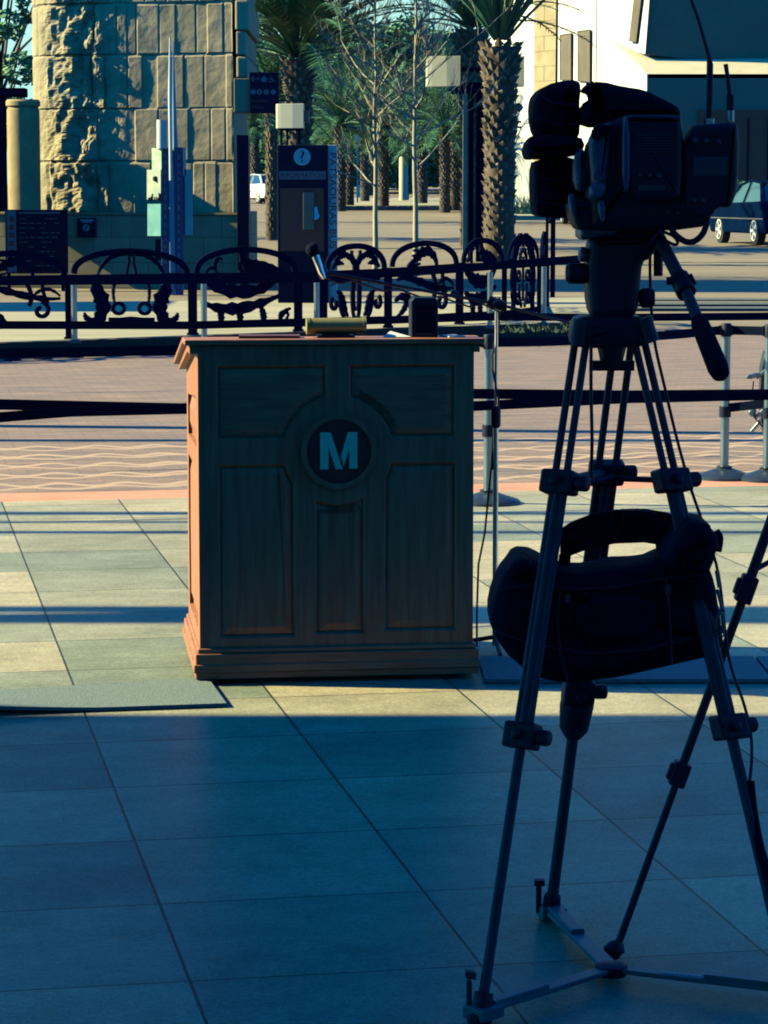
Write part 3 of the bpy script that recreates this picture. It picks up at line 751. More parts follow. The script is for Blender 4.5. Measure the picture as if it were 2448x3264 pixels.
def mir(p): return [(-x, y) for x, y in p]
def taper(n, a, b): return [a+(b-a)*math.sin(math.pi*i/(n-1)) for i in range(n)]
# motif coordinates: s in -1..1 across the panel, t: 0 bottom rail, 1 spring line, ~1.5 arch crown
def motif(kind):
    P = []
    def add(pts, wd): P.append((pts, wd))
    if kind == 'eyes':
        for m_ in (lambda p: p, mir):
            add(m_(bez((.0,1.42),(.12,1.5),(.45,1.45),(.55,1.2),(.62,.95))), taper(15,.03,.09))
            add(m_(bez((.05,1.4),(.02,1.2),(.1,1.1),(.08,1.0))), .05)
            add(m_(bez((.18,1.0),(.35,.9),(.36,.6),(.3,.4))), taper(15,.03,.06))
            add(m_(bez((.62,.98),(.75,.7),(.55,.55),(.35,.42),(.62,.1),(.7,-.02))), taper(15,.10,.34))
            add(m_(spiral((.24,.33),.105,.10,0,1)), .075)
            add(m_(bez((.66,.15),(.8,.05),(.85,.15),(.86,.25))), taper(15,.03,.12))
            add(m_([(.0,.08),(.2,.06),(.42,.06)]), .2)
        add([(0,1.46),(.2,1.43),(.36,1.4)], .05); add([(0,1.46),(-.2,1.43),(-.36,1.4)], .05)
    elif kind == 'wing':
        add(bez((.72,1.05),(.3,1.0),(-.15,1.05),(-.1,1.55)), taper(15,.06,.22)); add(bez((-.1,1.3),(.1,1.2),(.4,1.25),(.75,1.05)), taper(15,.03,.12))
        add(bez((-.6,1.0),(-.75,1.15),(-.6,1.4),(-.5,1.3)), taper(15,.03,.09)); add(bez((-.85,1.02),(-.75,1.15),(-.7,1.1)), .06)
        add(bez((-.95,.85),(-.6,.7),(-.3,.6),(.3,.5),(.75,.95)), taper(15,.05,.28)); add(bez((-.95,.45),(-.5,.2),(.1,.3),(.7,.55)), taper(15,.06,.24))
        add(spiral((.3,.72),.14,.02,math.pi,1.2), .05)
        for k in (-.6,-.2,.3): add(bez((k,.35),(k+.1,.15),(k+.05,.02)), taper(15,.07,.14))
        add(bez((.95,.3),(.75,.25),(.7,.02)), taper(15,.04,.1)); add(spiral((.8,.15),.1,.08,0,1), .05)
    elif kind == 'vine':
        for m_ in (lambda p: p, mir):
            add(m_(bez((.0,1.12),(.1,1.3),(.2,1.3),(.14,1.42))), .06); add(m_(bez((.05,1.08),(.35,1.5),(.6,1.35),(.85,1.05))), taper(15,.05,.13))
            add(m_(bez((.45,1.12),(.6,1.2),(.72,1.1))), taper(15,.03,.09))
            add(m_(bez((.0,.02),(.18,.1),(.16,.6),(.1,.95))), .07); add(m_(bez((.04,.2),(.1,.5),(.05,.8))), .04)
            add(m_(bez((.2,.95),(.45,.7),(.6,.9),(.85,.8))), taper(15,.04,.15)); add(m_(bez((.3,.1),(.5,.3),(.45,.55),(.7,.6))), taper(15,.04,.14))
            add(m_(spiral((.78,.35),.14,.04,1.2,-.9)), .08); add(m_(bez((.6,.6),(.62,.3),(.5,.08),(.4,.1))), .07)
        add([(0,1.12),(0,.9)], .16)
    elif kind == 'leaf':
        add(bez((-.55,1.0),(-.2,1.15),(-.1,1.45),(.1,1.4),(.35,1.3),(.4,1.0)), taper(15,.05,.2)); 
        for k in range(4): add([(-.15+.02*k,1.05+.1*k),(-.45+.03*k,1.0+.12*k)], .05)
        add(bez((-.9,.75),(-.5,.9),(0,.6),(.5,.5),(.95,.55)), taper(15,.05,.16)); add(bez((-.95,.35),(-.6,.6),(-.4,.2),(-.1,.0)), taper(15,.06,.2))
        add(bez((.2,.95),(.45,.6),(.3,.4)), .09); add(bez((.6,.95),(.55,.7),(.7,.45)), .07); add(spiral((.55,.3),.18,.05,1.5,-1.0), .09)
        add(bez((.35,.55),(.65,.9),(.95,.6)), taper(15,.03,.08)); add(bez((-.9,.05),(-.5,.2),(-.6,.5)), taper(15,.03,.12))
    else:   # dense
        for m_ in (lambda p: p, mir):
            add(m_(bez((.1,1.5),(.55,1.4),(.75,1.1),(.7,.7),(.55,.3),(.7,.0))), taper(15,.2,.42)); add(m_(bez((.05,1.25),(.3,1.1),(.2,.9))), .1)
            add(m_(spiral((.3,.7),.12,.08,0,1)), .06); add(m_(bez((.1,.1),(.3,.3),(.25,.55))), .08); add(m_(spiral((.35,.25),.12,.08,0,1)), .07)
        add([(0,1.5),(0,1.3)], .1); add([(0,1.1),(0,.2)], .07)
    return P
def fence_panel(x0, Y0, x1, Y1, kind):
    xm = (x0+x1)/2; zb0 = fp(x0, yi(brail,x0), Y0); zb1 = fp(x1, yi(brail,x1), Y1)
    t0 = fp(x0, yi(spring,x0), Y0); t1 = fp(x1, yi(spring,x1), Y1); pk = fp(xm, yi(peak,xm), (Y0+Y1)/2)
    hsp = ((t0.z-zb0.z)+(t1.z-zb1.z))/2; hw = abs((zb1-zb0).length)/2
    ax = (zb1-zb0)/2; mid = (zb0+zb1)/2; nrm = V(ax.y, -ax.x, 0).normalized()
    hpk = pk.z-mid.z; kk = hpk/hsp                    # crown height in units of spring height
    wscale = hsp
    def f(s, t, d):        # coordinates in metres: s, t
        return mid + ax.normalized()*s + V(0,0,t) + nrm*(-.012+d*.024/.024)
    def S2(p):             # motif -> metres
        x, t = p
        tt = t*hsp if t <= 1 else hsp+(t-1)/.55*(hpk-hsp)*1.0
        return (x*hw*.93, tt)
    mb = MB()
    arch = [( -hw*.97*math.cos(math.pi*i/24), hsp+(hpk-hsp-.015)*math.sin(math.pi*i/24)**.85) for i in range(25)]
    mb.ribbon(arch, .062, f, .024)
    ob = mb.build('arch', IRON, fn)
    mb = MB()
    for pts, wd in motif(kind):
        q = [S2(p) for p in pts]
        sc_ = hsp*.95
        ww = [x*sc_ for x in wd] if isinstance(wd, list) else wd*sc_
        if isinstance(ww, list) and len(ww) != len(q): ww = ww[0]
        if isinstance(ww, list): ww = [x*(1+.22*math.sin(i*2.4)) for i, x in enumerate(ww)]
        mb.ribbon(q, ww, f, .024)
    mb.build('scrollwork', IRON, fn)
for i, (x0, x1, kd) in enumerate(((-480,-135,'wing'),(-125,212,'leaf'),(232,603,'eyes'),(623,945,'wing'),(1040,1228,'vine'),(1247,1457,'leaf'),(1475,1600,'wing'),(1616,1715,'dense'),(1722,1744,'dense'))):
    fence_panel(x0, yi(fx,x0), x1, yi(fx,x1), kd)
# slim bright posts standing just before the fence
for x, yt, yb, lab in ((238,905,1092,'leftmost slim steel post before the ornamental fence'),(651,900,1084,'slim steel post before the fence above the left end of the lectern'),(1010,890,1066,'slim steel post before the fence below the information pylon'),(1562,868,1046,'slim steel post before the fence behind the boom stand'),(1733,850,1035,'slim steel post at the right end of the ornamental fence')):
    b = G(x, yb, .15); t = W(x, yt, b.y); b.z = .15
    p = thing('barrier_post', b, lab, 'post', 'slim posts along the fence')
    MB().lathe(b, [(.03,.01),(.03,t.z-b.z)], 16).build('post', STEEL, p, smooth=40)
    MB().lathe(b, [(.07,0),(.07,.01),(.035,.03)], 16).build('base', GUN, p, smooth=40)
# row of small studs along the kerb foot, and ground plants at the kerb's right
for i in range(7):
    p = G(40+i*98, 1150-i*5)
    tag(MB().lathe(p, [(.09,0),(.09,.01),(.05,.025),(.0,.03)], 12).build('kerb_stud', IRON, smooth=50), 'small dark dome stud on the brick paving along the kerb foot', 'stud', 'dark studs along the kerb foot')
mb = MB()
random.seed(3)
for i in range(420):
    px = random.uniform(1590, 2030); b = G(px, random.uniform(1040, 1062), .15); h = random.uniform(.015,.06)
    a = random.uniform(0, 6.28); d = V(math.cos(a), math.sin(a), 0)*.04
    mb.add([b-d*.5, b+d*.5, b+d*.8+V(0,0,h)], [(0,1,2)])
tag(mb.build('ground_cover', mat('dark_ground_cover', (.035,.075,.04), (.015,.04,.03), rough=.8, scale=3)), 'low green ground cover on the raised bed at the fence right end', 'plants', kind='stuff')

# ================================================================== STONE TOWER
TY = 45.0
def tX(px, Y=TY): return (px-1224)/F*Y*1.007
xl, xc, xr = W(90,600,TY).x, W(262,600,TY).x, W(752,600,TY).x
tw = thing('stone_tower', ((xl+xr)/2, TY+1.5, gz(TY)), 'tall tower of rough split sandstone blocks on a smooth plinth', 'tower')
zb = W(400,680,TY).z; zt = 9.0
# perimeter path: left flank -> rounded rough corner -> front -> right flank
path = []
rc = xc-xl
for i in range(14): path.append((xl, TY+4-(4-rc)*i/14))
for i in range(22): a = math.pi*i/2/22; path.append((xc-rc*math.cos(a), TY+rc-rc*math.sin(a)))
for i in range(101): path.append((xc+(xr-xc)*i/100, TY-.46*i/100-.20*(i/100)**2))
for i in range(1,10): path.append((xr+.0, TY+4*i/9))
# block layout
courses = [W(400,y,TY).z for y in (680,517,347,178,14)]
courses += [courses[-1]+.92*k for k in range(1,5)]
random.seed(11)
def arc(path):
    s = [0]
    for a, b in zip(path, path[1:]): s.append(s[-1]+math.hypot(a[0]-b[0], a[1]-b[1]))
    return s
sl_ = arc(path); tot = sl_[-1]
blocks = []
for c in courses:
    bs = []; x = 0
    while x < tot+.5:
        wd = random.uniform(.16,.42); bs.append((x, x+wd, random.uniform(-.012,.012), random.uniform(-.05,.05))); x += wd
    blocks.append(bs)
nz_ = 330; vs = []; fs = []
zs = [zb + (zt-zb)*i/nz_ for i in range(nz_+1)]
for z in zs:
    ci = max(i for i, c in enumerate(courses) if c <= z+1e-6); cz0 = courses[ci]
    jo = min(abs(z-c) for c in courses)
    for k, ((x, y), s_) in enumerate(zip(path, sl_)):
        a = path[max(k-1,0)]; b = path[min(k+1,len(path)-1)]; t = Vector((b[0]-a[0], b[1]-a[1])).normalized(); nn = Vector((t.y, -t.x))
        # roughness is strongest near the corner
        cs = sl_[36]; dist = abs(s_-cs+.1); rg = math.exp(-(dist/.55)**2)
        bk = next((q for q in blocks[ci] if q[0] <= s_ < q[1]), (0,1,0,0))
        off = bk[2] + (s_-(bk[0]+bk[1])/2)*bk[3]*.22
        ed = min(s_-bk[0], bk[1]-s_)
        rough = mnoise.fractal(Vector((x*3, y*3, z*3)), .9, 2.1, 4)
        off += .008*rough + .13*rg*(mnoise.fractal(Vector((x*4.5+5, y*4.5, z*2.6)), .8, 2.1, 5))
        if jo < .018 or ed < .012: off -= .014+.04*rg
        vs.append((x+nn.x*off, y+nn.y*off, z))
m_ = len(path)
for i in range(nz_):
    for k in range(m_-1): fs.append((i*m_+k, i*m_+k+1, (i+1)*m_+k+1, (i+1)*m_+k))
mb = MB(); mb.add(vs, fs); mb.build('stone_facing', STONE, tw, fix=False)
# upper right part is wider; protruding pale block, plinth, cap line
mb = MB()
for (x0,y0,x1,y1,dy) in ((750,0,792,96,-.70),(752,98,783,176,-.66),(754,180,788,248,-.68)):
    a = W(x0,y1,TY+dy); b = W(x1,y0,TY+dy); mb.box(a.x,b.x,TY+dy-.02,TY+3,a.z,b.z)
mb.box(W(752,0,TY).x, W(786,0,TY).x, TY-.67, TY+3, W(0,0,TY).z, zt)
mb.build('corner_stones', STONE, tw, bevel=.03)
mb = MB(); mb.pbox(746,250,794,358,TY-.84,.6); mb.build('projecting_block', STONE2, tw, bevel=.01)
mb = MB(); a = W(-60,680,TY-.55); b = W(778,930,TY-.55); pl4 = [(a.x,TY+.12),(b.x,TY-.92),(b.x,TY+4.2),(a.x,TY+4.2)]; mb.prism([V(x,y,-.05) for x,y in pl4], (0,0,a.z+.03)); mb.build('plinth', PLINTHM, tw, bevel=.01)
mb = MB(); mb.prism([V(x,y-.03,a.z-.02) for x,y in pl4], (0,0,.032)); mb.build('plinth_coping', STONE2, tw)
# attached column on the left
cl = thing('stone_column', W(79,680,TY-.2)*1.0, 'round tan column with a flared cap at the left foot of the tower', 'column')
c0 = W(79,680,TY-.25); ct = W(79,318,TY-.25); h_ = ct.z-c0.z
MB().lathe((c0.x, c0.y, c0.z-.0), [(.27,.02),(.27,h_-.16),(.255,h_-.15),(.255,h_-.12),(.285,h_-.10),(.285,h_-.03),(.26,h_)], 40).build('shaft', mat('column_stone', (.50,.37,.18), (.38,.28,.14), rough=.85, scale=3, bump=.2), cl, smooth=35)
mb = MB(); mb.pbox(-60,280,76,306,TY+1.2,.5); mb.pbox(-10,306,14,690,TY+1.3,.2)
tag(mb.build('steel_frame', IRON), 'dark steel beam and post at the left picture edge beside the column', 'frame')

# directory board at left
db = thing('directory_board', W(114,900,TY-1.1), 'dark directory board with a strip of pictograms at the left edge', 'sign board')
mb = MB(); mb.pbox(18,668,213,872,TY-1.1,.12); mb.build('panel', SIGNB, db, bevel=.01)
mb = MB(); mb.pbox(24,672,50,868,TY-1.125,.03); st_ = mb.build('pictogram_strip', PLATED, db)
mb = MB()
for k in range(5): mb.pbox(29,690+k*26,45,706+k*26,TY-1.135,.02)
mb.build('pictogram', GLYPH2, st_)
mb = MB(); mb.pbox(60,676,192,681,TY-1.115,.03)
random.seed(5)
for k in range(11):
    x = 62
    while x < 188:
        l = random.uniform(8,26)
        if random.random() < .75: mb.pbox(x,696+k*15,min(x+l,190),698+k*15,TY-1.108,.02)
        x += l+6
mb.build('lettering', PLATED, db)
mb = MB(); mb.pbox(24,872,32,960,TY-1.08,.08); mb.pbox(196,872,204,960,TY-1.08,.08); mb.build('legs', IRON, db)
# small prohibition sign
NY = TY-.36
ns = thing('notice_sign', W(276,756,NY), 'small square dark sign with a no smoking style ring on the tower plinth', 'sign')
mb = MB(); mb.pbox(246,695,306,756,NY,.03); mb.build('plate', SIGNB, ns)
def ring(mb, cx_, cy_, r0, r1, Y, dep=.006, n=28, slash=False):
    c = W(cx_, cy_, Y); k = Y/F
    o_ = [V(c.x+r1*k*math.cos(2*math.pi*i/n), Y, c.z+r1*k*math.sin(2*math.pi*i/n)) for i in range(n)]
    i_ = [V(c.x+r0*k*math.cos(2*math.pi*i/n), Y, c.z+r0*k*math.sin(2*math.pi*i/n)) for i in range(n)]
    mb.add(o_+i_+[p+V(0,dep,0) for p in o_]+[p+V(0,dep,0) for p in i_], [(i,(i+1)%n,n+(i+1)%n,n+i) for i in range(n)]+[(i,(i+1)%n,2*n+(i+1)%n,2*n+i) for i in range(n)]+[(n+i,n+(i+1)%n,3*n+(i+1)%n,3*n+i) for i in range(n)])
    if slash: mb.strip([V(c.x-r0*k*.7,Y+dep/2,c.z+r0*k*.7), V(c.x+r0*k*.7,Y+dep/2,c.z-r0*k*.7)], (r0*k*.12,0,r0*k*.12), (0,dep/2,0))
mb = MB(); ring(mb, 275, 726, 7.5, 10.5, NY-.012, slash=True); mb.pbox(256,700,298,704,NY-.012,.006); mb.pbox(262,706,292,709,NY-.012,.006); mb.build('symbol', GLYPH, ns)

# way-finding sign hanging at tower's right
WY = 44.1
ws = thing('wayfinding_sign', W(840,362,WY), 'square black wayfinding sign with arrow and pictograms fixed to the tower', 'sign')
mb = MB(); mb.pbox(795,230,889,361,WY,.12); mb.build('panel', SIGNB, ws, bevel=.01)
mb = MB()
k_ = WY/F
def stroke(pts, w_): mb.ribbon([(x, -y) for x, y in pts], w_, lambda s_, t_, d: (lambda p: V(p.x, WY-.008+d, p.z))(W(s_, -t_, WY)), .006)
stroke([(800,251),(826,251)], 3); stroke([(809,243),(800,251),(809,260)], 3)
mb.pbox(833,247,850,261,WY-.008,.006); mb.pbox(838,242,846,245,WY-.008,.006)
stroke([(862,243),(864,253),(873,254),(877,261)], 2.4); ring(mb, 864, 256, 4.5, 6.5, WY-.008)
mb.build('arrow_and_pictograms', PLATED, ws)
mb = MB()
for x in (807,827,849,871): ring(mb, x, 293, 3.5, 8.5, WY-.008, n=18)
for x in (849,871): mb.pbox(x-5,290,x+5,296,WY-.009,.006)
ring(mb, 807, 293, 0.2, 3.6, WY-.008, n=14)
mb.build('line_badge', PLATED, ws)
mb = MB(); random.seed(9)
for y, xe in ((322,848),(342,838)):
    x = 800
    while x < xe: mb.pbox(x,y-random.choice((3,5)),x+3.4,y+4,WY-.008,.006); x += 5.2
mb.build('lettering', GLYPH2, ws)
# dark slab right of tower
mb = MB(); mb.pbox(756,430,792,860,44.0,.5); a = W(792,860,44.0)
mb.box(W(756,0,44).x, a.x, 44.01, 44.49, 0, a.z); tag(mb.build('dark_pillar', SIGNB, bevel=.01), 'plain dark pillar against the right side of the stone tower', 'pillar')

# ---- display pylon with mast
DY = 42.5
dp = thing('display_pylon', W(540,900,DY), 'tall blue display pylon with picture panels and a thin white mast', 'pylon')
mb = MB(); mb.tube([W(542,120,DY-.1), W(542,300,DY-.1), W(545,575,DY-.1)], [.012,.032,.028], 10); mb.build('mast', WHITE, dp, smooth=40)
mb = MB(); mb.tube([W(552,130,DY+.1), W(556,380,DY+.1), W(562,560,DY+.1)], [.008,.035,.055], 10); mb.build('spire', BLUEL, dp, smooth=40)
mb = MB(); mb.tube([W(516,382,DY), W(516,474,DY)], .082, 20); mb.build('white_drum', WHITE, dp, smooth=40)
mb = MB()
for k,y in enumerate((318,338,362)): 
    mb.tube([W(528,y,DY), W(546,y,DY)], .008, 6); c = W(526,y,DY); mb.obox(c, (.02,0,0), (0,.02,0), (0,0,.02))
mb.build('light_arm', WHITE, dp)
for x0, x1, m__ in ((515,538,BLUEP),(541,555,BLUEL),(557,583,BLUEP)):
    mb = MB(); mb.pbox(x0,470 if m__ is BLUEP else 560,x1,870,DY+(.0 if m__ is BLUEP else -.05),.15)
    a = W(x0,870,DY); b = W(x1,870,DY); mb.box(a.x,b.x,DY+.01,DY+.14,0,a.z); mb.build('column', m__, dp, bevel=.01)
mb = MB(); random.seed(21)
for x in (526.5, 570):
    y = 490
    while y < 850:
        l = random.uniform(10,24)
        for q in range(int(l/4)): mb.pbox(x-4.5, y+q*4, x+4.5, y+q*4+2.2, DY-.012, .01)
        y += l+10
mb.build('lettering', BLUEL, dp)
for (x0,y0,x1,y1,m__,lb) in ((484,472,514,556,GREENP,'green and white picture panel'),(468,541,512,636,MAPP,'cream picture panel with an oval emblem'),(470,650,512,752,TEALP,'teal picture panel'),(586,470,592,560,PLATE,None),(590,540,612,750,TEALP,'narrow teal panel on the shaded side')):
    mb = MB()
    if x0 < 515: mb.prism([W(x0,y1,DY+.16), W(x1,y1,DY-.05), W(x1,y0,DY-.05), W(x0,y0,DY+.16)], (.02,.04,0))
    else: mb.pbox(x0,y0,x1,y1,DY-.05,.05)
    o_ = mb.build('picture_panel', m__, dp)
    if lb: o_['label'] = lb
mb = MB(); ring(mb, 495, 570, 5.5, 8.5, DY+.0, n=20, dep=.05); mb.pbox(493.5,563,496.5,578,DY+.01,.05); mb.build('emblem', GLYPH2, dp)
mb = MB(); random.seed(4)
x = 472
while x < 510: w_ = random.uniform(3,7); mb.pbox(x,636-random.uniform(4,22),x+w_,640,DY-.05+.21*(508-x)/44,.06); x += w_
mb.build('skyline', GLYPH2, dp)
mb = MB(); mb.pbox(495,762,515,830,DY+.02,.1); mb.pbox(583,560,600,745,DY+.1,.1); mb.build('bracket', SIGNB, dp)

# ---- information pylon
IY = 36.0
ip = thing('information_pylon', W(965,998,IY), 'black information pylon with a question mark disc and side lettering', 'information pylon')
mb = MB(); mb.pbox(886,462,1045,1000,IY,.55); mb.build('cabinet', SIGNB, ip, bevel=.012)
mb = MB(); c = W(963,500,IY-.012); kk = IY/F; n = 40
mb.prism([V(c.x+27*kk*math.cos(2*math.pi*i/n), IY-.012, c.z+27*kk*math.sin(2*math.pi*i/n)) for i in range(n)], (0,.011,0)); qd = mb.build('question_disc', PLATE, ip)
text_obj('?', 'question_mark', SIGNB, qd, V(c.x, IY-.013, c.z-.003), (1,0,0), (0,0,1), 48*kk*1.05, .004)
mb = MB(); mb.pbox(890,546,1038,572,IY-.012,.011); pl_ = mb.build('name_plate', PLATED, ip)
c = W(964,559,IY); text_obj('INFORMATION', 'lettering', GLYPH2, pl_, V(c.x, IY-.013, c.z-.002), (1,0,0), (0,0,1), 24*kk, .003, sx=.86)
mb = MB(); mb.pbox(1046,462,1074,1000,IY+.05,.3); sp_ = mb.build('side_fin', PLATE, ip, bevel=.006)
c = W(1060,485,IY); text_obj('PATSAOURAS BUS PLAZA', 'lettering', GLYPH2, sp_, V(c.x-.002, IY+.048, c.z), (0,0,-1), (1,0,0), 31*kk, .003, align='LEFT', sx=1.2)
mb = MB(); mb.pbox(893,600,1032,800,IY-.006,.01); mb.build('dark_screen', BADGE, ip)
mb = MB(); mb.pbox(966,612,1001,732,IY-.05,.045); hb = mb.build('telephone_box', mat('green_box', (.10,.15,.12), rough=.5), ip, bevel=.006)
mb = MB(); mb.prism([W(x,y,IY-.06) for x,y in ((1002,660),(1010,658),(1015,678),(1019,688),(1014,698),(1002,702))], (0,.03,0)); mb.build('leaflet', PAPER, ip)
def lampbox(x0, y0, x1, y1, Y, dep, name, par):
    a = W(x0,y1,Y); b = W(x1,y0,Y); w_ = b.x-a.x; k = w_*.17
    pr = [(0,w_*.5),(k*.3,w_*.34),(k,w_*.28),(w_*.6,w_*.11),(w_,0),(w_,dep),(0,max(dep,w_*.55))]
    mb = MB(); mb.prism([V(a.x+x,Y+y,a.z) for x,y in pr], (0,0,b.z-a.z)); return mb.build(name, LAMPG, par, bevel=.006)
# lamp box on top of pylon
lb_ = thing('square_lamp', W(923,462,IY+.2), 'small square cream lamp on posts above the information pylon', 'lamp', 'square cream street lamps')
lampbox(878,330,968,409,IY+.1,.34,'shade',lb_)
mb = MB()
for x in (893,912,950): mb.pbox(x,409,x+7,461,IY+.2,.04)
mb.pbox(886,409,965,415,IY+.12,.3); mb.build('post', IRON, lb_)
mb = MB(); mb.pbox(969,352,985,390,IY+.15,.15); mb.build('bracket', GUN, lb_)

# ---- tall lamp column with boxes
CY = 57.0
lc = thing('lamp_column', V(W(1508,600,CY).x, CY, 0), 'tall dark lamp column with square cream boxes left of the big palm', 'street lamp', 'square cream street lamps')
for x0,x1 in ((1493,1510),(1519,1543)):
    a = W(x0,290,CY); b = W(x1,290,CY); MB().box(a.x,b.x,CY,CY+.14,0,a.z).build('column', IRON, lc, bevel=.006)
a = W(1476,300,CY-.1); b = W(1489,300,CY-.1); MB().box(a.x,b.x,CY-.1,CY+.0,0,a.z).build('lit_column_edge', PALEBARK, lc)  # cream strip standing in for the sunlit left face of the dark column
mb = MB(); mb.pbox(1440,276,1560,298,CY-.06,.3); mb.pbox(1466,262,1540,277,CY-.05,.28); mb.build('cross_arm', IRON, lc)
for x0,x1 in ((1358,1468),(1600,1672)):
    lampbox(x0,178,x1,275,CY-.05,.42,'lamp_box',lc)
mb = MB(); mb.pbox(1468,215,1600,228,CY+.1,.06); mb.pbox(1430,275,1450,290,CY,.2); mb.build('arm', IRON, lc)
# a slim grey double pole at right of fence
dp2 = thing('double_pole', V(W(1757,945,41.8).x, 41.8, 0), 'pair of tall slim dark poles behind the fence right end', 'pole')
for x0,x1 in ((1741,1750),(1757,1772)):
    a = W(x0,560,41.8); b = W(x1,560,41.8); MB().box(a.x,b.x,41.8,41.86,0,a.z).build('pole', IRON, dp2)

# ================================================================== VEGETATION
def frond_mesh(mb, base, direc, L, droop, wleaf=.42, nl=26, seg=9, t0=.12):
    d = Vector(direc).normalized(); side_ = d.cross(V(0,0,1))
    if side_.length < .1: side_ = V(1,0,0)
    side_.normalize(); pts = []; p = Vector(base); dd = d.copy()
    for i in range(seg+1):
        pts.append(p.copy()); p = p+dd*(L/seg); dd = (dd+V(0,0,-droop/seg)).normalized()
    mb.tube(pts, [.035*(1-i/(seg+1))+.006 for i in range(seg+1)], 4, cap=False)
    for i in range(nl):
        t = t0+(1-t0)*i/nl; k = t*seg; j = min(int(k), seg-1); q = pts[j].lerp(pts[j+1], k-j); tg = (pts[j+1]-pts[j]).normalized()
        up_ = side_.cross(tg); ll = wleaf*(math.sin(math.pi*min(1,t*.9+.12))**.6)*random.uniform(.8,1.15)
        for s_ in (-1,1):
            tip = q + side_*s_*ll*.75 + tg*ll*.75 + up_*ll*random.uniform(-.12,.30) + V(0,0,-.06*ll)
            w_ = tg*.022*1.4
            mb.add([q-w_, q+w_, tip], [(0,1,2)])
def palm_trunk(h, r, nb=11, boot_top=True, top_fat=1.0):
    core = MB(); core.tube([V(0,0,0), V(0,0,h*.5), V(0,0,h*.85), V(0,0,h)], [r*1.05, r*.86, r*.86*top_fat, r*1.15*top_fat], 16)
    bo = MB(); z = .1; row = 0; dz = .135
    while z < h:
        rr = r*(.9 if z < h*.8 else .9+.22*(z-h*.8)/(h*.2))*(top_fat if z > h*.6 else 1)
        big = 1.0 if z < h*.85 else 1.6
        for k in range(nb):
            a = 2*math.pi*(k+.5*(row % 2))/nb+random.uniform(-.06,.06); ca_, sa = math.cos(a), math.sin(a); da = math.pi/nb*.95
            zz = z+random.uniform(-.035,.035); o_ = rr*.96; big = (1.0 if z < h*.85 else 1.6)*random.uniform(.55,1.5)
            if random.random() < .06: continue
            p0 = V(o_*math.cos(a-da), o_*math.sin(a-da), zz+.03); p1 = V(o_*math.cos(a+da), o_*math.sin(a+da), zz+.03)
            lo_ = V(o_*ca_, o_*sa, zz-.07); tip = V((rr+r*.22*big)*ca_, (rr+r*.22*big)*sa, zz+.085*big); up_ = V(o_*ca_, o_*sa, zz+.09)
            bo.add([p0, lo_, p1, tip, up_], [(0,1,3),(1,2,3),(2,4,3),(4,0,3)])
        z += dz; row += 1
    return core, bo
def palm(name, loc, h, r, label, group, nf=46, L=3.0, el=(-.5,1.45), wleaf=.42, nl=26, seed=1, top_fat=1.0, t0=.12):
    random.seed(seed); t = thing(name, loc, label, 'palm tree', group); O = Vector(loc)
    core, bo = palm_trunk(h, r, top_fat=top_fat)
    core.v = [v+O for v in core.v]; bo.v = [v+O for v in bo.v]
    tr = core.build('trunk', BARK, t, smooth=50); bo.build('frond_stubs', BOOT, tr, fix=False)
    mb = MB()
    for i in range(nf):
        a = 2.39996*i+random.uniform(-.2,.2); e = el[0]+(el[1]-el[0])*(i/nf)**.75
        d = V(math.cos(a)*math.cos(e), math.sin(a)*math.cos(e), math.sin(e))
        frond_mesh(mb, O+V(0,0,h)+d*r*.6, d, L*random.uniform(.85,1.1), random.uniform(.9,1.3), wleaf, nl, t0=t0)
    mb.build('crown', FROND, t, fix=False)
    return t
def at_px(px, Y, z=None): return V(W(px, 600, Y).x, Y, gz(Y) if z is None else z)
PG = 'date palms of the street'
def hgt(py, Y): return W(0, py, Y).z - gz(Y)
palm('date_palm', at_px(952,66), hgt(190,66), .30, 'big palm with a dark spreading crown rising above the information pylon', PG, nf=90, L=4.4, el=(.22,1.5), seed=2, top_fat=1.2, wleaf=.6, nl=60, t0=.2)
p2 = palm('date_palm', at_px(1592,55.5), hgt(150,55.5), .32, 'big palm with a ridged trunk in front of the white building', PG, nf=70, L=4.6, el=(.85,1.52), seed=4, top_fat=1.12, wleaf=.45, nl=50, t0=.3)
palm('date_palm', at_px(1503,66), hgt(95,66), .27, 'palm with a shaggy trunk just behind the lamp column', PG, nf=46, L=3.2, el=(.3,1.5), seed=5, top_fat=1.3)
palm('date_palm', at_px(866,72), hgt(330,72), .165, 'slender palm trunk partly before the white car', PG, nf=34, L=1.9, el=(-.2,1.4), seed=6, wleaf=.35)
pf_ = palm('date_palm', at_px(1085,115), hgt(400,115), .24, 'distant palm of the middle row directly right of the lettered fin', PG, nf=42, L=3.2, el=(-.4,1.4), seed=8, wleaf=.55, nl=22)
far = [(1112,122,'distant palm second right of the lettered fin'),(1163,135,'distant palm midway between fin and first bare tree'),(1222,120,'distant palm just right of the first bare tree'),(1290,140,'distant palm behind the pale block between the bare trees'),(1345,128,'distant palm right beside the second bare tree'),(1418,112,'distant palm left of the lamp column'),(1450,118,'distant palm directly left of the lamp column, the right one of two'),(812,152,'distant palm with its trunk beside the dark pillar of the tower'),(1010,150,'distant palm whose crown shows above the pylon lamp'),(1580,150,'distant palm mostly behind the big ridged palm'),(905,160,'distant palm between tower and information pylon')]
for i, (px, Y, lb2) in enumerate(far):
    dup(pf_, at_px(px, Y), lb2, rz=i*1.3, sc=random.uniform(.92,1.12))
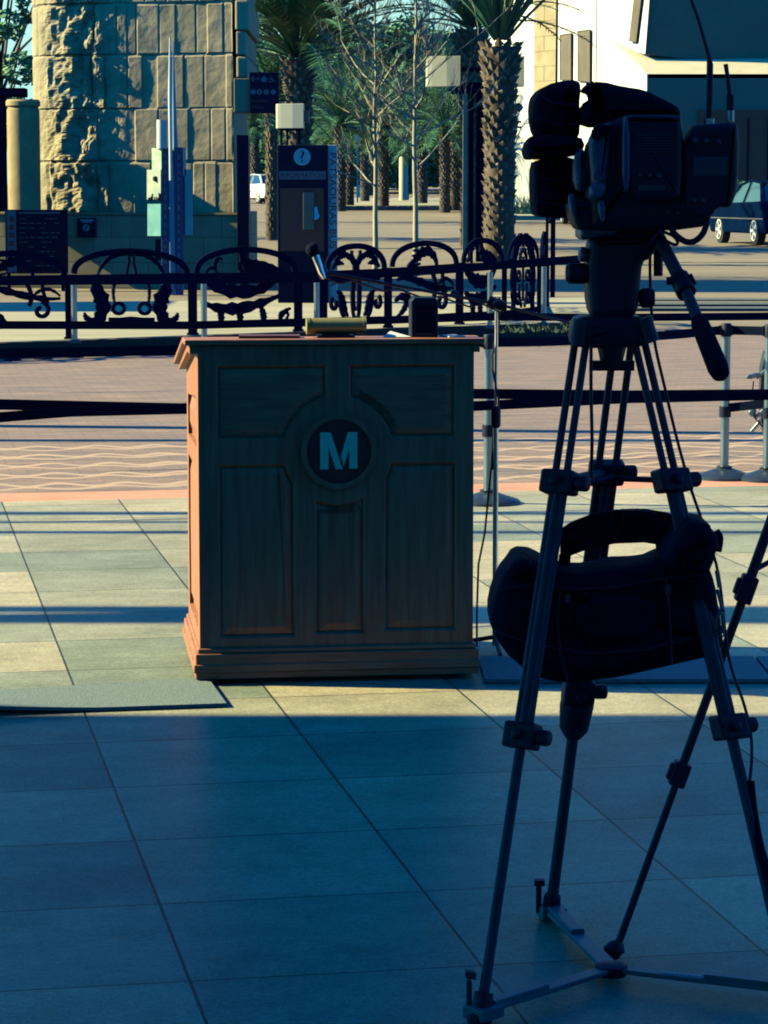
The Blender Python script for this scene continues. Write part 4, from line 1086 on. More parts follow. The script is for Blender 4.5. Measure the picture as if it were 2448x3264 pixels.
# high fan of fronds left of pylon: second-row taller palms
for i, (px, Y, sc, lb2) in enumerate(((748,95,1.25,'tall palm behind the tower whose fronds show above the wayfinding sign'),(1180,170,1.5,'tall far palm whose crown rises behind the bare trees'),(1300,190,1.65,'tallest far palm behind the second bare tree'),(1420,175,1.5,'tall far palm left of the shaggy palm'),(1060,180,1.6,'tall far palm right of the dark crowned palm'))):
    dup(pf_, at_px(px, Y), lb2, rz=i*2.1, sc=sc)

def leafy_tree(name, loc, h, cr, label, n=5200, seed=1, leaf=.16, base_frac=.35, group=None):
    random.seed(seed); t = thing(name, loc, label, 'tree', group); O = Vector(loc)
    mb = MB(); mb.tube([O, O+V(.1,0,h*.3), O+V(.05,.1,h*.7)], [.22,.16,.06], 10)
    cl_ = []
    for i in range(26):
        a = random.uniform(0,6.28); e = random.uniform(-1,1); rr = cr*random.uniform(.35,.95)
        c = O+V(math.cos(a)*rr*math.cos(e), math.sin(a)*rr*math.cos(e), h*(.5+base_frac*.2)+ (h*.42)*math.sin(e)); cl_.append((c, cr*random.uniform(.22,.42)))
        mb.tube([O+V(.05,.05,h*random.uniform(.25,.6)), c], [.06,.015], 5)
    mb.build('trunk', BARK, t, smooth=50)
    mb = MB()
    for i in range(n):
        c, r_ = random.choice(cl_); d = V(random.gauss(0,1), random.gauss(0,1), random.gauss(0,1)).normalized()*r_*random.uniform(.5,1)**.5
        p = c+d; u_ = V(random.uniform(-1,1), random.uniform(-1,1), random.uniform(-.6,.6)).normalized(); v_ = u_.orthogonal().normalized(); s_ = leaf*random.uniform(.5,1.2)
        mb.add([p-u_*s_, p+v_*s_*.5, p+u_*s_, p-v_*s_*.5], [(0,1,2,3)])
    mb.build('crown', LEAF, t, fix=False); return t
EG = 'evergreen trees beyond the palms'
t1 = leafy_tree('evergreen_tree', at_px(1150,185), 11.2, 6.0, 'dense evergreen tree behind the first bare tree', n=15000, seed=1, leaf=.32, group=EG)
for i,(px,Y,sc,lb2) in enumerate(((1330,200,1.05,'dense evergreen tree behind the second bare tree'),(960,190,1.0,'dense evergreen tree behind the information pylon'),(1480,195,.95,'dense evergreen tree behind the lamp column'),(800,210,1.0,'dense evergreen tree seen right of the tower'))):
    dup(t1, at_px(px,Y), lb2, rz=i*1.7, sc=sc)
leafy_tree('evergreen_tree', at_px(-10,75), 9.0, 1.9, 'tree with blue green leaves at the upper left picture corner', n=6000, seed=5, leaf=.13, base_frac=.9)
# bare trees
def bare_tree(loc, h, seed, label):
    random.seed(seed); t = thing('bare_tree', loc, label, 'tree', 'leafless young trees'); O = Vector(loc)
    tr = MB(); pts = [O+V(random.uniform(-.02,.02), 0, h*i/10) for i in range(11)]
    tr.tube(pts, [.055-.044*i/10 for i in range(11)], 8)
    br = MB()
    def grow(p, d, L, r, lev):
        q = [p]; dd = d.copy(); n = 4
        for i in range(n):
            dd = (dd+V(random.uniform(-.22,.22), random.uniform(-.22,.22), random.uniform(-.05,.22))).normalized(); q.append(q[-1]+dd*(L/n))
        br.tube(q, [r*(1-.75*i/n) for i in range(n+1)], 4, cap=False)
        if lev > 0:
            for k in range(random.randint(3,4)):
                i = random.randint(1,n); a = V(random.uniform(-1,1), random.uniform(-1,1), random.uniform(.0,1.0)).normalized()
                grow(q[i], (dd*.8+a*.8).normalized(), L*random.uniform(.45,.65), r*.5, lev-1)
    for i in range(34):
        z = h*random.uniform(.30,.98); a = random.uniform(0,6.28); e = random.uniform(.25,1.0)
        grow(O+V(0,0,z), V(math.cos(a)*math.cos(e), math.sin(a)*math.cos(e), math.sin(e)), random.uniform(.9,1.7)*(1.15-z/h*.5), .022, 2)
    tr.build('trunk', PALEBARK, t, smooth=60); br.build('branches', PALEBARK, t, fix=False)
bare_tree(at_px(1197,50), 5.3, 3, 'slender leafless tree with pale bark, the left one behind the fence')
bare_tree(at_px(1324,49), 6.4, 12, 'taller leafless tree with pale bark, right of the other bare tree')
# reeds by the building, bushes by the car
def tuft(px, Y, h, n, label, seed, spread=.5):
    random.seed(seed); t = thing('grass_tuft', at_px(px,Y), label, 'plant'); O = at_px(px,Y)+V(0,0,.14); mb = MB()
    for i in range(n):
        b = O+V(random.uniform(-spread,spread), random.uniform(-.4,.4), 0); tip = b+V(random.uniform(-.3,.3), random.uniform(-.2,.2), h*random.uniform(.6,1.1))
        mb.add([b-V(.02,0,0), b+V(.02,0,0), tip], [(0,1,2)])
    mb.build('blades', GRASS, t, fix=False)
for i,(px,lab) in enumerate(((1660,'upright yellow grass clump at the white wall foot, left clump'),(1690,'upright yellow grass clump at the white wall foot, right clump'))): tuft(px, 101, .85, 60, lab, i)
def bush(px, Y, r, label, seed):
    random.seed(seed); t = thing('shrub', at_px(px,Y), label, 'shrub'); O = at_px(px,Y)+V(0,0,r*.8+.1); mb = MB()
    for i in range(900):
        d = V(random.gauss(0,1), random.gauss(0,1), random.gauss(0,1)).normalized()*r*random.uniform(.3,1); u_ = V(random.uniform(-1,1), random.uniform(-1,1), random.uniform(0,1)).normalized()*.12; v_ = u_.orthogonal()*.25
        mb.add([O+d-u_, O+d+v_, O+d+u_, O+d-v_], [(0,1,2,3)])
    mb.build('foliage', LEAF, t, fix=False)
    MB().tube([at_px(px,Y), at_px(px,Y)+V(0,0,r)], .03, 6).build('stem', BARK, t)
bush(2360, 92, .75, 'bright green shrub before the brown door, left of the dark blue car roof', 1); bush(2440, 92, .7, 'bright green shrub at the right picture edge above the dark blue car', 2); bush(2290, 94, .55, 'low green shrub below the camera transmitter box', 3)

# ================================================================== WHITE BUILDING AT RIGHT
BY = 104.0
wb = thing('white_building', at_px(2000,BY), 'large white rendered building with brown slit windows and a shaded overhang', 'building')
def quadpt(*pts): return [W(x,y,Y) for x,y,Y in pts]
def wall_poly(pts, thick, name, m, **k):
    mb = MB(); mb.prism(pts, thick); return mb.build(name, m, wb, **k)
zg = gz(BY)-.2
zt_ = W(0,-260,BY).z
def vwall(xa, Ya, xb, Yb, ytop, name, m, ybot=None, th=.3):
    a = W(xa,600,Ya); b = W(xb,600,Yb); ta = W(xa,ytop,Ya).z; tb = W(xb,ytop,Yb).z
    z0a = zg if ybot is None else W(xa,ybot,Ya).z; z0b = zg if ybot is None else W(xb,ybot,Yb).z
    ta = max(ta,tb) if ybot is None else ta; tb = ta if ybot is None else tb
    d = V(b.x-a.x, b.y-a.y, 0).normalized(); n_ = V(-d.y, d.x, 0)*th
    return wall_poly([V(a.x,a.y,z0a), V(b.x,b.y,z0b), V(b.x,b.y,tb), V(a.x,a.y,ta)], n_, name, m)
vwall(1560,122,1700,114.4,-200,'wall',PLASTER)
mb = MB(); a = W(1700,600,114.2); b = W(1768,600,112.7); mb.prism([V(a.x,114.2,zg),V(b.x,112.7,zg),V(b.x+.1,114.6,zg),V(a.x,114.9,zg)], (0,0,zt_-zg)); mb.build('pilaster', PILM, wb)
# oblique bright wall running towards us
ob0, ob1 = (1768,113), (2062,101)
vwall(*ob0, 1942, 106, -200, 'wall', PLASTER); 
# lower wing with parapet: left flank and front
fl = [W(2062,236,101), W(1942,124,106)]; wall_poly([V(fl[0].x,101,zg), V(fl[1].x,106,zg), fl[1], fl[0]], (.3,.1,0), 'wing_flank', PLASTER)
zw = W(2062,236,101).z
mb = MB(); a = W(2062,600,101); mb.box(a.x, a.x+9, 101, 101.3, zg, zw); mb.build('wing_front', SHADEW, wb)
# sloping ledge above wing
p1 = W(2062,236,101); p2_ = p1+V(9,0,0); q1 = W(1942,128,106); q2 = V(q1.x+12, 106, q1.z+.15)
mb = MB(); mb.prism([p1, p2_, q2, q1], (0,0,-.15)); mb.build('sloping_ledge', CREAM, wb)
# upper volume: shaded front, bright corner fin, slit
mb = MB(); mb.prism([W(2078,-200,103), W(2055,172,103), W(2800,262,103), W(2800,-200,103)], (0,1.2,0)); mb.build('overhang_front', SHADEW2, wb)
mb = MB(); mb.prism([W(2055,-200,104.3), W(2027,165,104.3), W(2056,172,102.9), W(2085,-200,102.9)], (.2,.6,0)); mb.build('corner_fin', PLASTER, wb)
mb = MB(); mb.prism([W(2026,-60,104.0), W(2004,132,104.5), W(2027,134,103.95), W(2050,-60,103.5)], (.05,.02,0)); mb.build('slit_window', WINB, wb)
vwall(1942, 106, 2062, 103.4, -200, 'wall', PLASTER, ybot=215)
for (x0,yt0,yt1,x1,yb0,yb1) in ((1789,112,106,1825,255,256),(1846,100,95,1885,258,262)):
    Ya = 113-(x0-1768)/174*7; Yb = 113-(x1-1768)/174*7
    A0 = W(x0,yb0,Ya-.06); B0 = W(x1,yb1,Yb-.06); A1 = W(x0,yt0,Ya-.06); B1 = W(x1,yt1,Yb-.06)
    f_ = V(-.05,-.015,0)
    mb = MB(); mb.prism([A0+f_, B0+f_, B1+f_, A1+f_], V(.05,.02,0)); wo = mb.build('window', WINB, wb)
    mb = MB()
    for s0, s1 in ((A0,A1),(B0,B1),(A0,B0),(A1,B1)): mb.tube([s0+f_*1.1, s1+f_*1.1], .022, 4)
    mb.build('frame', GARAGE, wo)
mb = MB(); a = W(1905,600,107.3); mb.box(a.x-.03-.1,a.x-.09,107.2,107.26,zg,zt_); mb.build('wall_joint', TANB, wb)
# garage door
mb = MB(); a = W(2226,350,100.9); mb.box(a.x, a.x+6, 100.85, 100.99, zg, a.z); gd = mb.build('garage_door', GARAGE, wb)
mb = MB()
for k in range(8): mb.box(a.x+.35+k*.75, a.x+.40+k*.75, 100.8, 100.85, zg, a.z-.3)
mb.build('door_rib', SIGNB, gd)
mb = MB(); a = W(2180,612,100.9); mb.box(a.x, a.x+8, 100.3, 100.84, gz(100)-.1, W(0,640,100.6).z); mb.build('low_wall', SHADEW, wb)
# small signs on the white wall
sg_ = thing('wall_sign', W(1655,345,111), 'small dark framed square sign on the white wall above two dark plates', 'sign')
mb = MB(); ring(mb, 1655, 343, 9, 15, 111.0, dep=.05, n=4); mb.build('frame', SIGNB, sg_); mb = MB(); mb.pbox(1645,333,1665,352,111.05,.04); mb.build('panel', PAPER, sg_); mb = MB(); mb.pbox(1652,338,1656,348,111.0,.04); mb.build('pictogram', GLYPH2, sg_)
for (y0,y1,lab) in ((385,392,'upper of two small dark plates on the white wall'),(402,409,'lower of two small dark plates on the white wall')):
    mb = MB(); mb.pbox(1646,y0,1662,y1,111.0,.05); tag(mb.build('wall_plate', GLYPH2), lab, 'plate')
# far background buildings under the crowns
fb = thing('far_building', at_px(1280,235), 'long dark building seen through the palm trunks', 'building')
a = at_px(500,235); b = at_px(2000,235); MB().box(a.x, b.x, 235, 245, gz(235)-1, 7.5).build('wall', FARW, fb)
mb = MB()
for x in range(520, 1700, 46): c = at_px(x,234.6); mb.box(c.x-.35, c.x+.35, 234.5, 235, gz(235)-1, 7.0)
mb.build('columns', mat('far_column', (.28,.30,.28), rough=.8), fb)
mb = MB(); mb.box(a.x-.5, b.x+.5, 234, 246, 7.5, 8.0); mb.build('roof', FARW, fb)
for i,(x0,y0,x1,y1,Y,lab) in enumerate(((1135,590,1165,640,150,'broad pale sunlit bollard between the distant palm trunks'),(1272,500,1300,645,138,'tall rounded pale bollard behind the second bare tree'),(1165,585,1176,640,145,'thin pale post between distant palm trunks'),(1132,395,1146,465,130,'short white panel hung high left of the first bare tree'))):
    mb = MB(); a = W(x0,y1,Y); b = W(x1,y0,Y)
    if i != 3: mb.lathe(V((a.x+b.x)/2,Y,gz(Y)), [((b.x-a.x)/2,0),((b.x-a.x)/2,b.z-gz(Y)-.1),((b.x-a.x)/2*.8,b.z-gz(Y))], 20)
    else: mb.box(a.x,b.x,Y,Y+.05,a.z,b.z)
    if i == 3: a = W(1139,465,Y); mb.box(a.x-.04,a.x+.04,Y+.1,Y+.18,gz(Y),a.z)
    tag(mb.build('bollard' if i != 3 else 'street_banner', CREAM if i != 3 else PLASTER, smooth=40), lab, 'bollard' if i != 3 else 'banner')

# ================================================================== CARS
def car(loc, rz, body_m, label, sc=1.0, group='parked and passing cars'):
    O = V(0,0,0); t = bpy.data.objects.new('car', None); COL.objects.link(t); ORG[t] = O.copy(); tag(t, label, 'car', group)
    L2 = 2.35
    prof = [(-2.32,.42),(-2.36,.62),(-2.30,.92),(-1.75,1.0),(-.9,.98),(.95,.95),(1.9,.80),(2.25,.66),(2.34,.45),(2.2,.26),(-2.2,.26)]
    mb = MB(); n = len(prof); secs = [(-.90,.86,.05),(-.86,1,0),(.86,1,0),(.90,.86,.05)]; vs = []
    for y, k, dz in secs:
        for x, z in prof: vs.append(V(x*(1 if k == 1 else .985), y, .26+(z-.26)*(1 if k == 1 else .94)+ (dz*.3)))
    fs = [list(range(n))[::-1], [3*n+i for i in range(n)]]
    for s_ in range(3):
        for i in range(n): j = (i+1) % n; fs.append((s_*n+i, s_*n+j, (s_+1)*n+j, (s_+1)*n+i))
    mb.add(vs, fs); bd_ = mb.build('body', body_m, t, bevel=.03, smooth=40)
    gp = [(-1.75,.99),(-1.15,1.40),(-.2,1.46),(.35,1.38),(1.0,.95)]
    def cab(gp, y0, y1, name, m, grow=0):
        mb = MB(); m_ = len(gp); vs = []
        for y, q in ((-y0,0),(-y1,1),(y1,1),(y0,0)):
            pass
        for sgn in (-1,1):
            for x, z in gp:
                k = (z-.95)/.5; vs.append(V(x, sgn*(y0+(y1-y0)*k), z+grow))
        fs = [list(range(m_))[::-1], [m_+i for i in range(m_)]]+[(i, i+1, m_+i+1, m_+i) for i in range(m_-1)]+[(m_-1,0,m_,2*m_-1)]
        mb.add(vs, fs); return mb.build(name, m, t, smooth=40, bevel=.01)
    cab(gp, .82, .62, 'windows', GLASS)
    mb = MB()   # roof and pillars
    for sgn in (-1,1):
        for (x0,z0,x1,z1,wd) in ((-1.78,.97,-1.15,1.41,.055),(-1.15,1.41,-.2,1.475,.03),(-.2,1.475,.37,1.39,.03),(.37,1.39,1.02,.95,.035),(-.3,.97,-.28,1.46,.03)):
            y = lambda z: sgn*(.825+(-.2)*(z-.95)/.5)
            mb.tube([V(x0,y(z0),z0), V(x1,y(z1),z1)], wd, 6)
    mb.add([V(-1.15,-.635,1.42),V(-.2,-.62,1.48),V(.37,-.65,1.395),V(-1.15,.635,1.42),V(-.2,.62,1.48),V(.37,.65,1.395)], [(0,1,4,3),(1,2,5,4)])
    mb.build('roof', body_m, t, fix=False)
    for x in (-1.42,1.42):
        for sgn in (-1,1):
            mb = MB(); y = sgn*.80
            mb.tube([V(x,y-.10,.33),V(x,y-.09,.33),V(x,y+.09,.33),V(x,y+.10,.33)], [.30,.335,.335,.30], 24); wh = mb.build('wheel', TYRE, t, smooth=50)
            mb = MB(); yy = y+sgn*.105
            mb.tube([V(x,yy-.012,.33),V(x,yy+.012,.33)], .06, 12)
            for k in range(5):
                a = k*2*math.pi/5; mb.obox(V(x+.12*math.cos(a), yy, .33+.12*math.sin(a)), (.10*math.cos(a),0,.10*math.sin(a)), (0,.012,0), (-.032*math.sin(a),0,.032*math.cos(a)))
            for k in range(24):
                a = k*2*math.pi/24; b = (k+1)*2*math.pi/24; mb.tube([V(x+.225*math.cos(a),yy,.33+.225*math.sin(a)),V(x+.225*math.cos(b),yy,.33+.225*math.sin(b))], .018, 4)
            mb.build('rim', RIM, wh, smooth=40)
    for sgn in (-1,1):
        mb = MB(); mb.box(-2.38,-2.20,sgn*.62-.22,sgn*.62+.22,.70,.88); mb.build('tail_light', RED, t, bevel=.02)
        mb = MB(); mb.box(2.05,2.30,sgn*.62-.16,sgn*.62+.16,.56,.70); mb.build('headlight', GLASS, t, bevel=.02)
        mb = MB(); mb.strip([V(-2.1,sgn*.905,.60),V(2.1,sgn*.905,.60)], (0,0,.012), (0,.006,0)); mb.build('side_trim', CHROME, t)
    mb = MB(); mb.box(-2.39,-2.30,-.26,.26,.50,.64); mb.build('number_plate', PAPER, t)
    mb = MB(); mb.box(-2.40,-2.32,-.80,.80,.36,.48); mb.build('bumper', body_m, t, bevel=.02)
    t.location = Vector(loc); t.rotation_euler = (0,0,rz); t.scale = (sc,sc,sc); return t
car(V(10.02,69.0,gz(68.5)), R(99), CARB, 'dark blue car with chrome wheels seen from behind at the right edge', 1.10)
c2 = car(at_px(838,138), R(116), CARW, 'white car seen from behind between the tower and the information pylon')
c3 = car(at_px(1852,92), R(96), CARB, 'dark car mostly hidden behind the viewfinder of the video camera')

# ================================================================== VIDEO TRIPOD, CAMERA, BAG
PY = 5.39
fL, fM, fR = G(1528,3262), G(1752,2930), G(2530,3195)
hub = G(1948,3126)
TT = W(1945,1085,PY)
tp_ = thing('video_tripod', V(TT.x, PY, 0), 'heavy grey twin tube video tripod carrying the shrouded camera', 'tripod')
legs = [(W(1850,1095,PY-.02), fL, 'L'), (W(1985,1095,PY+.06), fM, 'M'), (W(2040,1095,PY-.0), fR, 'R')]
for topp, foot, nm in legs:
    d = (foot-topp); u_ = d.normalized(); sd = u_.cross(V(0,1,0)).normalized()
    sidev = (foot-V(TT.x,PY,0)); sidev.z = 0; tang = V(-sidev.y, sidev.x, 0).normalized()
    if nm == 'R': tang = V(.9,.43,0).normalized()
    if nm == 'L': tang = V(.85,-.5,0).normalized()
    if nm == 'M': tang = V(1,.1,0)
    gap = {'L':.0125,'M':.0175,'R':.0115}[nm]
    j = topp.lerp(foot, .585); k1 = topp.lerp(foot, .21); e = topp.lerp(foot, .985)
    mb = MB()
    for s_ in (-1,1): mb.tube([topp+tang*gap*s_, j+tang*gap*s_*1.05], .0076, 14)
    lg = mb.build('leg_upper_tubes', TUBE, tp_, smooth=40)
    mb = MB(); mb.tube([topp.lerp(foot,.20), e], {'L':.0105,'M':.0125,'R':.0115}[nm], 14); mb.build('leg_lower_tube', TUBE, tp_, smooth=40)
    for q, hh, ww in ((k1,.024,.036),(j,.026,.034)):
        mb = MB(); mb.obox(q, tang*ww, tang.cross(u_)*.022, u_*hh); mb.tube([q+tang*(ww-.002), q+tang*(ww+.028)], .016, 12)
        mb.tube([q-tang.cross(u_)*.02, q-tang.cross(u_)*.035], .011, 12)
        mb.build('leg_clamp', BLACK, tp_, bevel=.006)
    mb = MB(); ft = topp.lerp(foot,.955)
    mb.tube([ft, e, foot+V(0,0,.012), foot+V(0,0,.002)], [.019,.021,.026,.024], 12)
    mb.obox(ft.lerp(foot,.5)-tang*.028+V(0,0,.02), tang*.006, V(0,.01,0), V(0,0,.03)); mb.obox(ft-tang*.030+V(0,0,.03), tang*.012, V(0,.011,0), V(0,0,.007))
    mb.build('foot', BLACK, tp_, bevel=.003)
# back leg collar (thick)
a = legs[1][0].lerp(fM, .60); b = legs[1][0].lerp(fM, .665)
mb = MB(); mb.tube([a, a.lerp(b,.15), a.lerp(b,.75), b], [.036,.037,.032,.018], 16); mb.build('collar', BLACK, tp_, smooth=40)
# mid spreader arms linking upper clamps
mb = MB(); k = [t_.lerp(f_,.21) for t_, f_, _ in legs]
mb.tube([k[0], k[1]], .011, 8); mb.tube([k[0]+V(0,0,-.012), (k[0]+k[1]+k[2])/3, k[2]], .006, 8); mb.build('mid_spreader', BLACK, tp_)
# ground spreader
gsm = mat('spreader_grey', (.10,.15,.18), (.06,.09,.12), rough=.5, scale=10)
hubz = V(hub.x, hub.y, .03)
for f_, w_ in ((fL,.017),(fM,.019),(fR,.017)):
    d = V(f_.x-hub.x, f_.y-hub.y, 0); L_ = d.length; d.normalize(); s_ = V(-d.y, d.x, 0)
    mb = MB(); mb.obox(hubz+d*L_*.5+V(0,0,-.004), d*L_*.5, s_*w_, V(0,0,.005)); mb.obox(hubz+d*L_*.72+V(0,0,.005), d*L_*.2, s_*w_*.8, V(0,0,.005)); mb.obox(hubz+d*L_*.97+V(0,0,-.008), d*.03, s_*.028, V(0,0,.012))
    mb.build('ground_spreader_arm', gsm, tp_, bevel=.002)
mb = MB(); mb.lathe(V(hub.x,hub.y,.012), [(.03,0),(.034,.008),(.034,.022),(.02,.026)], 18); mb.build('spreader_hub', BLACK, tp_, smooth=40)
# bright sticker on right arm
d = V(fR.x-hub.x, fR.y-hub.y, 0).normalized(); s_ = V(-d.y, d.x, 0)
mb = MB()
for i in range(12): mb.obox(hubz+d*(.11+i*.0085)+V(0,0,.0018)-s_*.002, d*.0028, s_*(.004 if i % 3 else .0055), V(0,0,.0006))
mb.build('sticker_lettering', GLYPH, tp_)
# bowl + head
mb = MB(); mb.rsolid([(1832,1022),(1870,1008),(2040,1006),(2068,1030),(2062,1100),(2030,1110),(1850,1112),(1822,1096)], PY-.07, .15, .018); mb.build('bowl', BLACK, tp_, smooth=50)
mb = MB(); mb.rsolid([(1878,770),(1905,745),(2080,740),(2108,770),(2075,826),(2050,835),(2044,905),(2036,1000),(2000,1020),(1900,1020),(1878,985),(1872,880)], PY-.06, .13, .02); mb.build('fluid_head', BLACK, tp_, smooth=50)
mb = MB(); mb.tube([W(1950,1105,PY), W(1948,1175,PY)], [.03,.02], 12); mb.obox(W(1950,1165,PY), (.045,0,0), (0,.012,0), (0,0,.01)); mb.build('bowl_clamp', BLACK, tp_)
for (x0,y0,x1,y1,nm) in ((1803,838,1872,905,'tilt_knob'),(2038,918,2086,982,'pan_knob')):
    mb = MB(); ym = (y0+y1)/2; r_ = (y1-y0)/2*PY/F
    mb.tube([W(x0,ym,PY-.03), W(x0+10,ym,PY-.03), W(x1-10,ym,PY-.03), W(x1,ym,PY-.03)], [r_*.7,r_,r_,r_*.8], 16); mb.build(nm, BLACK, tp_, smooth=40)
mb = MB(); mb.rsolid([(1848,790),(1868,786),(1876,800),(1876,835),(1846,835)], PY-.05, .05, .008); mb.build('level_housing', RAINC, tp_, smooth=50)
mb = MB(); mb.pbox(2097,800,2112,820,PY-.03,.02); mb.tube([W(2098,790,PY-.02), W(2098,880,PY-.02)], .0095, 12); mb.build('drag_dial', BLACK, tp_, smooth=40)
for s_ in ((1852,1018),(2052,1012)):
    mb = MB(); mb.tube([W(s_[0],s_[1],PY-.06), W(s_[0]+(25 if s_[0]>1900 else -10),s_[1]+78,PY-.06)], .016, 10); mb.build('leg_hinge', TUBE, tp_, smooth=40)
H0, H1, H2, H3 = W(2100,758,PY-.04), W(2176,905,PY-.16), W(2226,1020,PY-.24), W(2300,1200,PY-.36)
mb = MB(); mb.tube([H0, H1], .0135, 14); hd = mb.build('pan_handle', TUBE, tp_, smooth=40)
mb = MB(); mb.tube([H1, H2], .0115, 14); mb.build('inner_tube', TUBE, hd, smooth=40)
mb = MB(); mb.tube([H1.lerp(H0,.14), H1.lerp(H2,.25)], .020, 14); mb.tube([W(2125,895,PY-.16), H1+V(.0,0,.006)], .008, 10); mb.tube([H1, H1+V(.022,0,.01)], .012, 10); mb.build('handle_clamp', BLACK, hd, smooth=40)
dH = (H3-H2); mb = MB(); mb.tube([H2-dH*.02, H2+dH*.08, H2+dH*.3, H2+dH*.85, H2+dH*.97, H3+dH*.03], [.014,.018,.019,.0205,.017,.008], 16); mb.build('grip', NYLON, hd, smooth=60)
# cables of the tripod
def cable(pts, r, lab, nm='cable', m=BLACK):
    mb = MB(); q = []; P = [pts[0]]+pts+[pts[-1]]
    for i in range(1, len(P)-2):
        for k in range(6):
            t = k/6; p0,p1,p2,p3 = P[i-1],P[i],P[i+1],P[i+2]
            q.append(.5*((2*p1)+(p2-p0)*t+(2*p0-5*p1+4*p2-p3)*t*t+(3*p1-p0-3*p2+p3)*t**3))
    q.append(P[-2]); mb.tube(q, r, 8); return tag(mb.build(nm, m, smooth=60), lab, 'cable')
cable([W(2076,770,PY), W(2072,830,PY), W(2074,930,PY), W(2085,1080,PY), W(2120,1240,PY), W(2158,1400,PY), W(2200,1550,PY), W(2238,1662,PY+.05), W(2290,1830,PY+.1), W(2322,2090,PY), W(2370,2240,PY-.1), W(2392,2330,PY-.12), W(2396,2420,PY-.14), W(2388,2500,PY-.15)], .0032, 'long thin black cable hanging from the camera down past the right tripod leg', 'camera_cable')
cable([W(2388,2490,PY-.15), W(2400,2600,PY-.16), W(2425,2720,PY-.18), W(2470,2850,PY-.2)], .011, 'thick dark strap trailing off at the right edge beside the tripod leg', 'strap', NYLON)
cable([W(1884,1100,PY-.09), W(1884,1250,PY-.09), W(1887,1400,PY-.09), W(1884,1520,PY-.07)], .0036, 'short black cable hanging straight between the left tripod legs', 'camera_cable')
# ---- camera
vc = thing('video_camera', W(2000,735,PY), 'bulky black broadcast camera wrapped in a dark rain cover on the heavy tripod', 'video camera')
mb = MB(); mb.rsolid([(1880,480),(1935,390),(1985,372),(2165,372),(2180,395),(2182,600),(2255,610),(2262,690),(2235,735),(1905,735),(1880,700)], PY-.13, .26, .02); mb.build('body', BLACK, vc, smooth=45)
mb = MB(); mb.rsolid([(1983,372),(2010,364),(2168,366),(2176,380),(2176,610),(2160,640),(1985,640)], PY-.165, .10, .012); mb.build('rear_battery', BLACK, vc, smooth=45)
mb = MB(); mb.rsolid([(1984,376),(2006,368),(2009,612),(1984,612)], PY-.172, .02, .004); mb.build('battery_edge', mat('edge_blue', (.07,.12,.24), rough=.4), vc, smooth=45)
mb = MB(); mb.rsolid([(2178,402),(2345,388),(2358,412),(2354,600),(2335,655),(2325,662),(2290,660),(2262,700),(2178,690)], PY-.15, .13, .012); tb = mb.build('transmitter_box', BLACK, vc, smooth=45)
mb = MB(); mb.rsolid([(1700,330),(1710,296),(1745,266),(1800,255),(1848,254),(1856,278),(1848,330),(1850,420),(1838,440),(1790,450),(1710,440),(1697,400)], PY-.02, .20, .03, jit=.006); mb.build('viewfinder_hood', CLOTH, vc, smooth=60)
mb = MB(); mb.rsolid([(1700,425),(1850,435),(1866,470),(1830,500),(1700,506),(1682,500),(1677,462)], PY-.05, .22, .02, jit=.005); mb.build('hood_visor', CLOTH, vc, smooth=60)
mb = MB(); mb.rsolid([(1712,505),(1840,500),(1862,540),(1872,640),(1880,692),(1740,694),(1706,680),(1702,545)], PY+.02, .22, .03, jit=.006); mb.build('lens_shroud', NYLON, vc, smooth=60)
mb = MB(); mb.rsolid([(1852,385),(1862,330),(1900,300),(1860,292),(1866,270),(1920,262),(1985,276),(2060,288),(2085,295),(2150,330),(2172,350),(2174,385),(2060,395),(1900,400)], PY-.06, .14, .025, jit=.008); mb.build('handle_cover', CLOTH, vc, smooth=60)
mb = MB(); mb.rsolid([(1880,404),(1960,380),(1948,420),(1940,600),(1900,610),(1885,560)], PY-.155, .05, .01, jit=.004); mb.rsolid([(1830,500),(1865,462),(1872,560),(1870,600),(1858,612),(1832,600)], PY-.11, .06, .01, jit=.004)
mb.build('rain_cover', RAINC, vc, smooth=60)
mb = MB(); mb.rsolid([(1878,585),(1938,580),(1932,625),(1905,640),(1880,630)], PY-.162, .03, .008, jit=.004); mb.rsolid([(1806,622),(1832,612),(1838,660),(1845,700),(1826,694)], PY-.12, .03, .006, jit=.004); mb.rsolid([(1904,640),(1930,640),(1930,710),(1912,700)], PY-.15, .02, .005); mb.build('cover_highlight_strap', mat('cover_pale', (.07,.15,.26), (.05,.10,.18), rough=.4), vc, smooth=60)
mb = MB(); mb.rsolid([(1886,405),(1938,388),(1930,440),(1888,450)], PY-.16, .02, .005); mb.build('cover_pocket', CLOTH, vc, smooth=60)
mb = MB(); mb.rsolid([(1806,640),(1880,630),(1905,650),(1920,735),(1850,740),(1825,700)], PY-.11, .16, .02, jit=.004); mb.build('side_handgrip', BLACK, vc, smooth=60)
mb = MB(); mb.rsolid([(1850,726),(1880,722),(1940,730),(1968,722),(1972,744),(1950,752),(1890,758),(1852,768)], PY-.10, .16, .006); mb.build('mounting_plate', GUN, vc, smooth=45)
mb = MB(); mb.rsolid([(1905,735),(2110,730),(2108,756),(1905,760)], PY-.09, .16, .006); mb.build('base_wedge', BLACK, vc, smooth=45)
mb = MB()
for k in range(7): mb.tube([W(2030,430+k*9,PY-.1665), W(2140,430+k*9,PY-.1665)], .0012, 6)
mb.build('vent_slots', GUN, vc)
